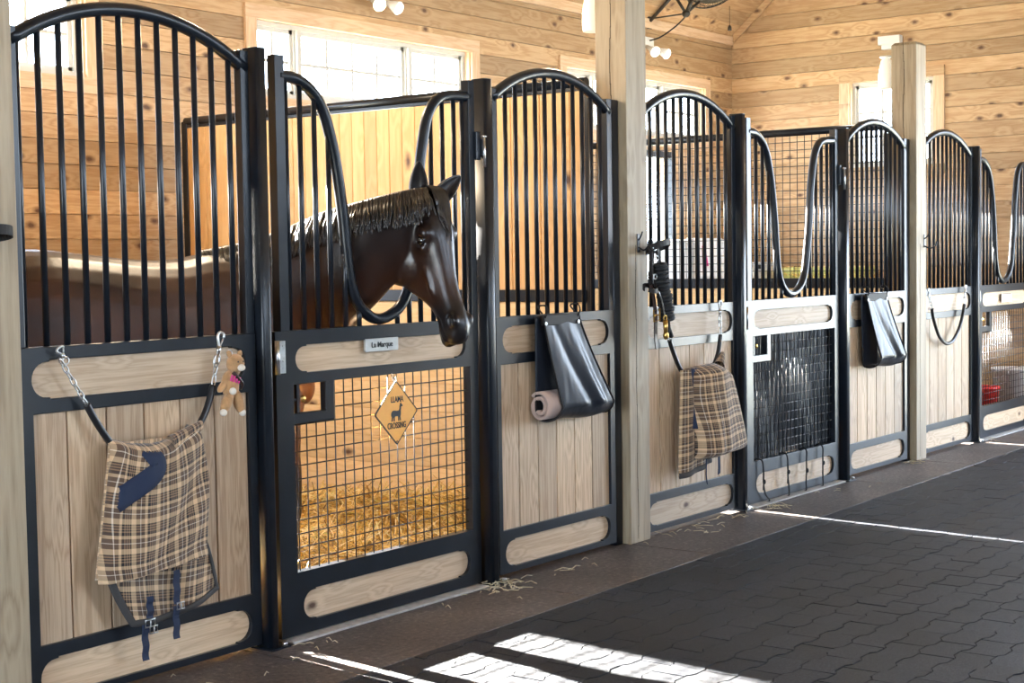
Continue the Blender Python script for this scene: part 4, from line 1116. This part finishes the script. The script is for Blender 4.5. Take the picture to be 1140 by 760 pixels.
# ---- diamond sign
t = thing('diamond_sign', 'orange diamond sign with a llama silhouette hung on the gate mesh', 'sign', (4.574, -.03, .933))
C0 = Vector((4.574, -.030, .803)); hh = .129
def dia(s, r=.01):
    P = []
    for k in range(4):
        a = PI/2+k*PI/2; c = Vector((math.cos(a), math.sin(a)))*(s-r*1.414)
        for j in range(5): q = a-PI/4+PI/2*j/4; P.append((C0.x+c.x+math.cos(q)*r, C0.z+c.y+math.sin(q)*r))
    return P
b = MB(); b.poly([dia(hh)], -.033, -.029); b.done('sign_plate', M['sign'], t)
b = MB(); b.poly([dia(hh+.0005), dia(hh-.005, .008)], -.0340, -.0285); b.done('sign_border', M['ink'], t)
text_mesh('LLAMA', .034, M['ink'], t, Matrix.Translation(Vector((C0.x+.004,-.0335,C0.z+.052))-t.location)@RX, 'upper_lettering', sx=.72)
text_mesh('CROSSING', .034, M['ink'], t, Matrix.Translation(Vector((C0.x+.0,-.0335,C0.z-.052))-t.location)@RX, 'lower_lettering', sx=.68)
LL = [(-.030,.002),(-.033,-.004),(-.033,-.014),(-.030,-.018),(-.031,-.030),(-.033,-.036),(-.027,-.036),(-.025,-.030),(-.022,-.020),(-.019,-.022),(-.019,-.036),(-.013,-.036),(-.013,-.022),(-.010,-.017),
      (.004,-.017),(.008,-.020),(.008,-.036),(.014,-.036),(.014,-.022),(.016,-.021),(.019,-.036),(.024,-.036),(.021,-.018),(.024,-.010),(.024,.004),(.026,.014),(.027,.022),(.034,.021),(.036,.025),(.032,.029),(.028,.031),(.029,.038),(.025,.033),(.022,.037),(.020,.030),(.018,.024),(.016,.012),(.012,.006),(.0,.005),(-.014,.007),(-.024,.007)]
b = MB(); b.poly([[(C0.x+a*1.0+.001, C0.z+c*.98+.002) for a, c in LL]], -.0342, -.0325); b.done('llama_silhouette', M['ink'], t)
b = MB(); link_chain(b, (4.574,-.031,.925), (4.574,-.012,.955), 2, .010, .002); b.done('hanging_ring', M['zinc'], t)
b = MB(); b.tube([(4.574+.006*math.cos(a),-.033,.683+.006*math.sin(a)) for a in [2*PI*k/10 for k in range(10)]], .002, 6, closed=True); b.done('lower_tie', M['ink'], t)

# ---- halter and lead rope on the middle timber post
YT = -.042
t = thing('post_hook', 'dark hook on the middle timber post that carries the halter', 'hook', (6.37, YT, 1.50), 'hooks on the timber posts')
b = MB(); b.box(6.362, 6.384, YT-.004, YT, 1.43, 1.52, .001); b.tube(catmull([(6.373,YT-.004,1.455),(6.373,YT-.03,1.44),(6.373,YT-.055,1.455),(6.373,YT-.06,1.49)], 6), .0045, 8); b.tube(catmull([(6.373,YT-.004,1.49),(6.365,YT-.02,1.505),(6.358,YT-.035,1.53)], 5), .004, 8); b.done('hook_body', M['steel'], t)
t = thing('halter', 'black leather halter with brass buckles hung from the post hook', 'halter', (6.39, -.10, 1.46))
yy = -.105
b = MB(); ribbon(b, [(6.455+.088*math.cos(a), yy-.045*math.sin(a), 1.455+.022*math.sin(a)+.012*math.cos(a)) for a in [2*PI*k/24 for k in range(25)]], .031, .004, side=(0,0,1)); b.done('crown_strap', M['leather'], t)
b = MB()
ribbon(b, catmull([(6.405,yy,1.46),(6.385,yy-.01,1.40),(6.375,yy,1.32),(6.385,yy,1.27)], 5), .024, .005); ribbon(b, catmull([(6.42,yy-.02,1.45),(6.43,yy-.02,1.39),(6.415,yy-.01,1.30),(6.41,yy-.01,1.26)], 5), .022, .005)
b.tube(catmull([(6.37,yy-.01,1.43),(6.36,yy-.02,1.37),(6.375,yy-.01,1.30)], 4), .009, 8); b.done('cheek_strap', M['leather'], t)
b = MB(); ribbon(b, catmull([(6.30,yy-.04,1.248),(6.335,yy-.055,1.240),(6.39,yy-.035,1.245),(6.42,yy-.0,1.262),(6.385,yy+.025,1.268),(6.33,yy+.01,1.262),(6.295,yy-.02,1.252)], 5), .022, .005, side=(0,0,1)); b.done('nose_band', M['leather'], t)
b = MB(); ribbon(b, catmull([(6.385,yy,1.27),(6.40,yy-.01,1.18),(6.41,yy-.01,1.10),(6.425,yy,1.02),(6.437,yy,.955)], 5), .026, .005); b.done('hanging_strap', M['brownleather'], t)
b = MB(); b.tube([(6.39,yy-.012,1.145),(6.445,yy-.012,1.15),(6.447,yy-.012,1.095),(6.393,yy-.012,1.09)], .005, 8, closed=True); b.tube([(6.39,yy-.014,1.12),(6.446,yy-.014,1.122)], .0035, 6); b.done('buckle', M['brass'], t)
for q in ((6.392,1.45),(6.41,1.40),(6.395,1.31)):
    b = MB(); b.tube([(q[0]+.014*math.cos(a), yy-.02, q[1]+.012*math.sin(a)) for a in [2*PI*k/12 for k in range(12)]], .0035, 6, closed=True); b.done('ring', M['zinc'], t)
t = thing('lead_rope', 'black braided lead rope coiled beside the halter on the post', 'rope', (6.47, -.12, 1.36))
b = MB(); ax = catmull([(6.445,-.12,1.365),(6.462,-.125,1.26),(6.485,-.13,1.17),(6.50,-.125,1.10)], 8); n = 17
for i in range(n):
    t_ = i/(n-1)*(len(ax)-1); k = min(int(t_), len(ax)-2); c = ax[k].lerp(ax[k+1], t_-k); r = .033+.004*math.sin(i*1.7)
    b.tube([c+Vector((math.cos(a)*r, math.sin(a)*r*.8, math.cos(a)*.006)) for a in [2*PI*q/16 for q in range(16)]], .0105, 8, closed=True)
b.tube(ax, .024, 10)
b.done('coil', M['cord'], t)
b = MB(); b.tube(catmull([(6.44,-.12,1.38),(6.43,-.12,1.42),(6.415,-.11,1.44)], 5), .010, 8); b.tube(catmull([(6.50,-.125,1.10),(6.50,-.13,1.06),(6.488,-.13,1.03),(6.49,-.125,1.07)], 5), .014, 8); b.tube(catmull([(6.50,-.125,1.075),(6.53,-.12,1.04),(6.565,-.11,1.01)], 5), .012, 8); b.done('rope_end', M['cord'], t)
b = MB(); b.tube(catmull([(6.405,-.135,1.24),(6.43,-.14,1.19),(6.455,-.14,1.12)], 5), .0035, 6); b.done('wire_loop', M['zinc'], t)
b = MB(); b.tube([(6.452,-.145,1.095),(6.455,-.145,1.03)], [.013,.010], 10); b.ellipsoid((6.456,-.145,1.02), (.016,.014,.022)); b.tube([(6.45+.014*math.cos(a),-.145,1.105+.014*math.sin(a)) for a in [2*PI*k/12 for k in range(12)]], .004, 6, closed=True); b.done('snap', M['brass'], t)
# hook on the far post
t = thing('post_hook', 'bare hook on the right edge of the far timber post', 'hook', (10.0, YT, 1.48), 'hooks on the timber posts')
b = MB(); b.box(9.985, 10.005, YT-.004, YT, 1.44, 1.53, .001); b.tube(catmull([(9.995,YT-.004,1.45),(10.0,YT-.04,1.435),(10.02,YT-.07,1.45),(10.03,YT-.075,1.48)], 6), .005, 8); b.tube(catmull([(9.995,YT-.004,1.50),(9.99,YT-.03,1.52),(9.985,YT-.045,1.56)], 5), .0045, 8); b.done('hook_body', M['steel'], t)
# strap on the near post
t = thing('strap_loop', 'black strap loop hooked on the timber post at the left edge', 'strap', (2.755, YT, 1.51))
b = MB(); ribbon(b, [(2.715+.062*math.cos(a), -.092+.032*math.sin(a)*-1, 1.508+.012*math.sin(a)) for a in [2*PI*k/26 for k in range(27)]], .030, .005, side=(0,0,1)); b.done('loop', M['leather'], t)
b = MB(); b.tube(catmull([(2.68,YT,1.50),(2.68,-.08,1.49),(2.68,-.13,1.50),(2.68,-.135,1.53)], 5), .0045, 8); b.done('hook', M['steel'], t)

# ---- black plastic lining behind the middle gate mesh, tied with cords
GX = 3.985+PER
t = thing('gate_liner', 'crumpled shiny black plastic sheet behind the middle gate mesh', 'sheet', (GX+.57, .05, .95))
b = MB(); P = []
for i in range(47):
    z = lerp(1.0, .235, i/46)
    P.append([Vector((GX+.02+1.17*j/300, .062+.010*math.sin(2*PI*1.17*j/300/.034+.9*math.sin(z*6+j*.02))+.007*math.sin(j*.045+z*7), z)) for j in range(301)])
b.grid(P); o = b.done('pleated_sheet', M['liner'], t); solid(o, .003)
for k, xx in enumerate((.12, .42, .66, .88)):
    t = thing('tie_cord', ['black cord tied down the hinge side of the middle gate', 'black cord round the bottom rail of the middle gate, second from the hinges', 'knotted black cord round the bottom rail of the middle gate, third from the hinges', 'black cord round the bottom rail of the middle gate nearest the latch'][k], 'cord', (GX+xx, -.025, .22), 'cords tied round the bottom rail of the middle gate')
    b = MB(); dx = [.02,.012,-.006,.0][k]
    P = catmull([(GX+xx-dx,.025,.25),(GX+xx-dx,-.004,.262),(GX+xx-dx*.5,-.026,.245),(GX+xx,-.027,.18),(GX+xx+.006,-.024,.12),(GX+xx+dx,-.027,.06),(GX+xx+dx+(.05 if k == 0 else 0),-.026,.012),(GX+xx+dx,.01,.005)], 6); b.tube(P, .0048, 6); b.done('cord', M['cord'], t)
    b = MB(); b.ellipsoid((GX+xx+.003,-.031,.13+.02*(k%2)), (.010,.008,.014)); b.tube(catmull([(GX+xx,-.03,.14),(GX+xx-.014,-.032,.11),(GX+xx-.012,-.03,.085)], 4), .003, 6); b.done('knot', M['cord'], t)

# ------------------------------------------------------------------ lamps, fan, far-stall contents
def post_lamp(x, label):
    t = thing('post_lamp', label, 'lamp', (x, .135, 2.70), 'opal lamps on the timber posts')
    b = MB(); b.box(x-.03, x+.03, .135, .150, 2.62, 2.75, .003); b.tube([(x, .145, 2.70), (x, .185, 2.70)], .018, 12); b.done('bracket', M['white'], t)
    b = MB(); P = []
    for i in range(13):
        v = i/12; z = lerp(2.735, 2.525, v); r = .032+.026*math.sin(PI*min(1, v*.62+.03)) if v > 0 else .012
        P.append([Vector((x+math.cos(a)*r, .205+math.sin(a)*r*.9, z)) for a in [2*PI*k/24 for k in range(25)]])
    b.grid(P); b.done('opal_shade', M['opal'], t)
    b = MB(); b.tube([(x,.205,2.735),(x,.205,2.745)], .045, 20); b.done('shade_cap', M['white'], t)
    return t
post_lamp(6.372, 'opal wall lamp behind the top of the middle timber post')
post_lamp(9.95, 'opal wall lamp behind the top of the far timber post')
# white box on the end wall
t = thing('electrical_box', 'white box on the end wall above the window, beside the far timber post', 'box', (XE, 1.60, 3.33))
b = MB(); b.box(XE-.07, XE, 1.50, 1.71, 3.295, 3.375, .004); b.done('cover', M['white'], t)
b = MB(); b.box(XE-.06, XE, 1.54, 1.68, 3.255, 3.297, .004); b.done('lower_housing', M['white'], t)
# twin spot lamps on the back wall
def spots(x, label, z=3.22, lit=True, box=True):
    t = thing('twin_spotlight', label, 'spotlight', (x, YB, z+.06), 'twin spot lamps high on the back wall')
    b = MB(); b.box(x-.07, x+.07, YB-.04, YB, z+.03, z+.13, .006); b.done('mount_box', M['white'], t)
    for s, em in ((-1, M['bulb'] if lit else M['bulbw']), (1, M['bulbw'])):
        b = MB(); d = Vector((s*.35, -1, -.55)).normalized(); p = Vector((x+s*.06, YB-.045, z+.04))
        b.tube([p, p+d*.05, p+d*.13], [.018,.022,.050], 16, caps=True); h = b.done('lamp_head', M['white'], t)
        b = MB(); b.ellipsoid(p+d*.133, (.044,.044,.028), Vector((0,0,1)).rotation_difference(d).to_matrix()); b.done('bulb', em, h)
spots(8.13, 'twin spot lamps on the wall above the large window, one glowing warm', 3.20)
spots(11.76, 'white twin spot lamps on the back wall under the fan', 3.23, lit=False)
# fan on a triangular bracket
FX = 11.80
t = thing('wall_fan', 'dark caged fan on a triangular steel bracket, cut by the top edge', 'fan', (FX, YB, 3.52))
PV = Vector((FX, 2.86, 3.535))
b = MB(); b.box(FX-.03, FX+.03, YB-.02, YB, 3.44, 3.56, .003); b.tube([(FX,YB-.01,3.53), PV+Vector((0,.0,.0))], .007, 8); b.tube([(FX,YB-.02,3.51),(FX,2.98,3.72)], .017, 8)
b.tube([(FX,2.99,3.73), PV], .014, 8); b.tube([PV, PV+Vector((.02,-.06,.14))], .018, 8); b.tube([(FX,3.02,3.74),(FX+.03,2.80,3.70)], .012, 8); b.ellipsoid(PV, (.03,.04,.035)); b.done('bracket', M['fan'], t)
FC = Vector((12.03, 2.72, 3.755)); fn = Vector((-.25, -.45, -.78)).normalized(); RMf = Vector((0,0,1)).rotation_difference(fn).to_matrix()
b = MB(); b.tube([PV, PV+(FC-PV)*.5], .013, 8); b.tube([FC-fn*.14, FC-fn*.02], [.055,.065], 16); b.done('motor', M['fan'], t)
b = MB()
for R_, o_ in ((.235, 0), (.235,-.07), (.16, .045), (.16,-.10), (.09,.055), (.05,.06)):
    b.tube([FC+RMf@Vector((math.cos(a)*R_, math.sin(a)*R_, o_)) for a in [2*PI*k/32 for k in range(32)]], .004 if R_ < .2 else .007, 6, closed=True)
for k in range(36):
    a = 2*PI*k/36; u = Vector((math.cos(a), math.sin(a), 0)); b.tube([FC+RMf@(u*.05+Vector((0,0,.06))), FC+RMf@(u*.16+Vector((0,0,.045))), FC+RMf@(u*.235), FC+RMf@(u*.235+Vector((0,0,-.07))), FC+RMf@(u*.16+Vector((0,0,-.10))), FC+RMf@(u*.06+Vector((0,0,-.11)))], .002, 4)
b.done('cage', M['fan'], t)
for k in range(3):
    b = MB(); P = []
    for i in range(9):
        r = .04+.17*i/8; P.append([FC+RMf@Vector((math.cos(2*PI*k/3+q*.10*(1+i*.05))*r, math.sin(2*PI*k/3+q*.10*(1+i*.05))*r, .018*(q-3)/3-.02)) for q in range(-2, 8)])
    b.grid(P); o = b.done('blade', M['fanblade'], t); solid(o, .003)
b = MB(); b.ellipsoid(FC+fn*.062, (.045,.045,.012), RMf); b.done('badge', M['whiteplastic'], t)
t2 = catmull([PV+Vector((0,0,-.02)), (11.79,2.95,3.44), (11.74,3.08,3.35), (11.76,YB-.03,3.33), (11.78,YB-.012,3.345)], 8)
b = MB(); b.tube(t2, .007, 8); o = b.done('power_cable', M['cord'], t)
t = thing('pull_cord', 'thin cord with a dark weight hanging from the sloped ceiling beside the fan', 'cord', (12.84, 3.0, 3.74))
b = MB(); b.tube([(12.84,3.0,3.742),(12.84,3.0,3.56)], .003, 6); b.done('string', M['cord'], t)
b = MB(); b.tube([(12.84,3.0,3.565),(12.84,3.0,3.545),(12.84,3.0,3.515)], [.008,.017,.019], 12); b.done('weight', M['fan'], t)
# contents of the far stall (seen through the bars and mesh)
def bin_(x0, x1, y0, y1, z0, z1, label, mat='whiteplastic', lid=True):
    t = thing('storage_bin', label, 'bin', ((x0+x1)/2, (y0+y1)/2, z0), 'white bins stacked in the far stall')
    b = MB(); b.box(x0, x1, y0, y1, z0, z1-.03, .012)
    for k in range(3):
        zz = z0+(z1-z0)*(.3+.2*k); b.box(x0+.02, x1-.02, y0-.005, y0+.01, zz, zz+.012, .002, newr=False)
    b.done('bin_body', M[mat], t)
    b = MB(); b.box(x0-.012, x1+.012, y0-.012, y1+.012, z1-.03, z1, .006); b.done('lid', M[mat], t)
    b = MB(); b.box((x0+x1)/2-.05, (x0+x1)/2+.05, y0-.022, y0-.005, z1-.06, z1-.02, .004); b.done('clasp', M['steel'], t)
    return t
z = 0.012
bins = ['lowest white bin of the right-hand stack in the far stall','second white bin up in the right-hand stack in the far stall','white bin just under the topmost one of the right-hand stack','topmost white bin of the right-hand stack in the far stall']
for k in range(4): bin_(12.45, 13.2, 2.70, 3.18, z+k*.332, z+k*.332+.33, bins[k])
bins = ['lowest white bin of the left-hand stack by the open stall door','second white bin up in the stack by the open stall door','third white bin up in the stack by the open stall door','topmost white bin of the stack by the open stall door']
for k in range(4): bin_(11.55, 12.15, 2.68, 3.1, z+k*.385, z+k*.385+.383, bins[k])
def bottle(x, y, z, label, h=.16, r=.04):
    t = thing('spray_bottle', label, 'bottle', (x, y, z))
    b = MB(); b.tube([(x,y,z),(x,y,z+h*.7),(x,y,z+h*.85)], [r,r,r*.4], 16); b.done('bottle_body', M['red'], t)
    b = MB(); b.tube([(x,y,z+h*.85),(x,y,z+h)], r*.42, 10); b.box(x-r*.9, x+r*.3, y-.012, y+.012, z+h, z+h+.03, .004); b.done('spray_head', M['whiteplastic'], t)
bottle(12.88, 2.9, z+1.33, 'red bottle with white spray head on the right-hand bins', .2, .045)
t = thing('cloth', 'white and red cloth draped over the bins by the open stall door', 'cloth', (11.85, 2.66, z+1.54))
b = MB(); P = [[Vector((11.6+.45*j/20, 2.658-.012*math.sin(j*.9)-.004*i/10 if i > 2 else 2.66+.05*(2-i), z+1.548-(.0 if i < 3 else (i-2)*.04))) for j in range(21)] for i in range(12)]
b.grid(P); o = b.done('drape', M['whiteplastic'], t); solid(o, .004)
b = MB(); P = [[Vector((11.66+.05*j/4+.012*i, 2.640-.004*i/10, z+1.48-i*.035)) for j in range(5)] for i in range(6)]; b.grid(P); o = b.done('red_stripe', M['pink'], t); solid(o, .003)
# straw bales by the end wall
def bale(x0, y0, z0, label, lx=.42, ly=.85, lz=.38):
    t = thing('straw_bale', label, 'straw bale', (x0+lx/2, y0+ly/2, z0), 'straw bales stacked at the end wall')
    b = MB(); b.box(x0, x0+lx, y0, y0+ly, z0, z0+lz-.004, .03)
    for _ in range(900):
        f = random.choice('xyz'); p = [random.uniform(x0, x0+lx), random.uniform(y0, y0+ly), random.uniform(z0, z0+lz)]
        if f == 'x': p[0] = x0-.003
        elif f == 'y': p[1] = y0-.003
        else: p[2] = z0+lz+.002
        a = Vector((random.gauss(0,1), random.gauss(0,1), random.gauss(0,1))); a[{'x':0,'y':1,'z':2}[f]] *= .02; a.normalize(); L_ = random.uniform(.02,.06); lo = (x0,y0,z0); hi = (x0+lx,y0+ly,z0+lz-.004); p = [min(max(q, l_+.06*(1 if ff != f else 0)), h_-.06*(1 if ff != f else 0)) if ff != f else q for q, l_, h_, ff in zip(p, lo, hi, 'xyz')]
        s = a.orthogonal().normalized()*.003; p = Vector(p); rn = random.random()
        b.face([b.bm.verts.new(p+s), b.bm.verts.new(p-s), b.bm.verts.new(p+a*L_-s), b.bm.verts.new(p+a*L_+s)], False, rn)
    b.done('pressed_straw', M['straw'], t, fix=False)
    for k in (.25, .75):
        b = MB(); yy = y0+ly*k; b.tube([(x0-.004,yy,z0+.01),(x0-.004,yy,z0+lz+.004),(x0+lx+.004,yy,z0+lz+.004),(x0+lx+.004,yy,z0+.01)], .004, 6, closed=True); b.done('twine', M['cord'], t)
for k, nm in enumerate(('bottom straw bale of the stack against the end wall', 'middle straw bale of the stack against the end wall', 'topmost straw bale of the stack against the end wall')): bale(12.86, 1.72, .0+k*.435, nm, lz=.42)
# buckets seen through the farthest gate
def bucket(x, y, r, h, mat, label, z=.0):
    t = thing('bucket', label, 'bucket', (x, y, z))
    b = MB(); P = [[Vector((x+math.cos(a)*rr, y+math.sin(a)*rr, zz)) for a in [2*PI*k/28 for k in range(29)]] for rr, zz in ((r*.02,z+.004),(r*.78,z),(r,z+h),(r*1.05,z+h),(r*1.05,z+h-.02),(r*.97,z+h-.01),(r*.75,z+.02),(r*.02,z+.02))]
    b.grid(P); b.done('bucket_body', M[mat], t)
    b = MB(); b.tube([(x+math.cos(a)*r*1.04, y-.03, z+h-.02-math.sin(a)*r*.8) for a in [PI*k/14 for k in range(15)]], .004, 6); b.done('handle', M['zinc'], t)
bucket(12.35, .42, .15, .30, 'red', 'red bucket on the floor behind the farthest gate mesh')
bucket(12.9, .35, .17, .42, 'whiteplastic', 'tall white bucket behind the farthest gate at the right edge')

# ------------------------------------------------------------------ daylight, lamps, camera
W = bpy.data.worlds.new('World'); S.world = W; W.use_nodes = True; nt = W.node_tree; nt.nodes.clear()
bg = N(nt, 'ShaderNodeBackground'); wo = N(nt, 'ShaderNodeOutputWorld'); nt.links.new(bg.outputs[0], wo.inputs[0])
tc = N(nt, 'ShaderNodeTexCoord'); sp = N(nt, 'ShaderNodeSeparateXYZ'); nt.links.new(tc.outputs['Generated'], sp.inputs[0])
r = ramp(nt, [(0, (.30,.32,.28)), (.49, (.60,.66,.70)), (.52, (.76,.91,1.10)), (1, (.50,.72,1.05))])
mr = N(nt, 'ShaderNodeMapRange'); mr.inputs[1].default_value = -1; mr.inputs[2].default_value = 1; nt.links.new(sp.outputs['Z'], mr.inputs[0]); nt.links.new(mr.outputs[0], r.inputs[0]); nt.links.new(r.outputs[0], bg.inputs[0])
bg.inputs[1].default_value = 19.0
def sun():
    l = bpy.data.lights.new('sun', 'SUN'); l.energy = 260; l.angle = math.radians(.6); l.color = (1,.94,.84)
    o = bpy.data.objects.new('sun', l); COL.objects.link(o); d = Vector((-.10,-1,-.375)); o.rotation_euler = d.to_track_quat('-Z','Y').to_euler()
sun()
def area(name, loc, size, d, power, col, portal=False, spread=PI):
    l = bpy.data.lights.new(name, 'AREA'); l.shape = 'RECTANGLE'; l.size, l.size_y = size; l.energy = power; l.color = col; l.spread = spread
    o = bpy.data.objects.new(name, l); COL.objects.link(o); o.location = loc; o.rotation_euler = Vector(d).to_track_quat('-Z','Y').to_euler()
    if portal:
        try: l.cycles.is_portal = True
        except Exception: pass
    return o
for d_ in DOORS: area('stall_door_daylight', ((d_[0]+d_[1])/2, YB+.14, 1.76), (.95, 1.1), (0,-1,0), 1, (1,1,1), portal=True)
for a, c in WIN: area('window_daylight', ((a+c)/2, YB+.14, 2.74), (c-a, .5), (0,-1,0), 1, (1,1,1), portal=True)
area('added_opening_daylight', (4.1, -7.97, 1.2), (4.2, 2.4), (0,1,0), 1, (1,1,1), portal=True)  # portal for the added opening that brightens the stall fronts
area('aisle_door_daylight', (XE+.14, -2.8, 1.5), (3.05, 3.0), (-1,0,0), 1, (1,1,1), portal=True)
area('near_door_daylight', (-4.12, -2.6, 1.5), (3.3, 3.0), (1,0,0), 1, (1,1,1), portal=True)
area('outer_window_daylight', (7.5, -7.97, 2.75), (13.5, 1.1), (0,1,0), 1, (1,1,1), portal=True)
def lamp(name, loc, power, col, r=.05):
    l = bpy.data.lights.new(name, 'POINT'); l.energy = power; l.color = col; l.shadow_soft_size = r
    o = bpy.data.objects.new(name, l); COL.objects.link(o); o.location = loc
lamp('post_lamp_light', (6.372, .30, 2.60), 14, (1,.80,.55), .06)
lamp('stall_fill', (4.75, 1.15, 2.8), 105, (1,.80,.56), .15)  # added warm fill over the horse, no lamp fixture here
lamp('stall_fill', (8.2, 1.6, 2.9), 25, (1,.82,.60), .15)  # added warm fill for the middle stall, no fixture
lamp('post_lamp_light', (9.95, .30, 2.60), 14, (1,.84,.62), .06)
lamp('stall_fill', (11.6, 1.6, 2.9), 30, (1,.84,.64), .15)  # added warm fill for the far stall, no fixture
cam = bpy.data.cameras.new('Camera'); co = bpy.data.objects.new('Camera', cam); COL.objects.link(co); S.camera = co
yaw, pitch, roll, F = 0.9246858, -0.0540772, -0.0156426, 1703.354
f = Vector((math.sin(yaw)*math.cos(pitch), math.cos(yaw)*math.cos(pitch), math.sin(pitch))); r0 = Vector((math.cos(yaw), -math.sin(yaw), 0)); u0 = r0.cross(f)
rr = r0*math.cos(roll)+u0*math.sin(roll); uu = -r0*math.sin(roll)+u0*math.cos(roll)
mt = Matrix((rr, uu, -f)).transposed().to_4x4(); mt.translation = Vector((0, -4.0645796, 1.4086295)); co.matrix_world = mt
cam.sensor_width = 36; cam.lens = 36*F/1140; cam.clip_start = .05; cam.clip_end = 200
S.view_settings.view_transform = 'Standard'; S.view_settings.look = 'None'; S.view_settings.exposure = 0.12; S.view_settings.gamma = 1; S.view_settings.use_curve_mapping = False
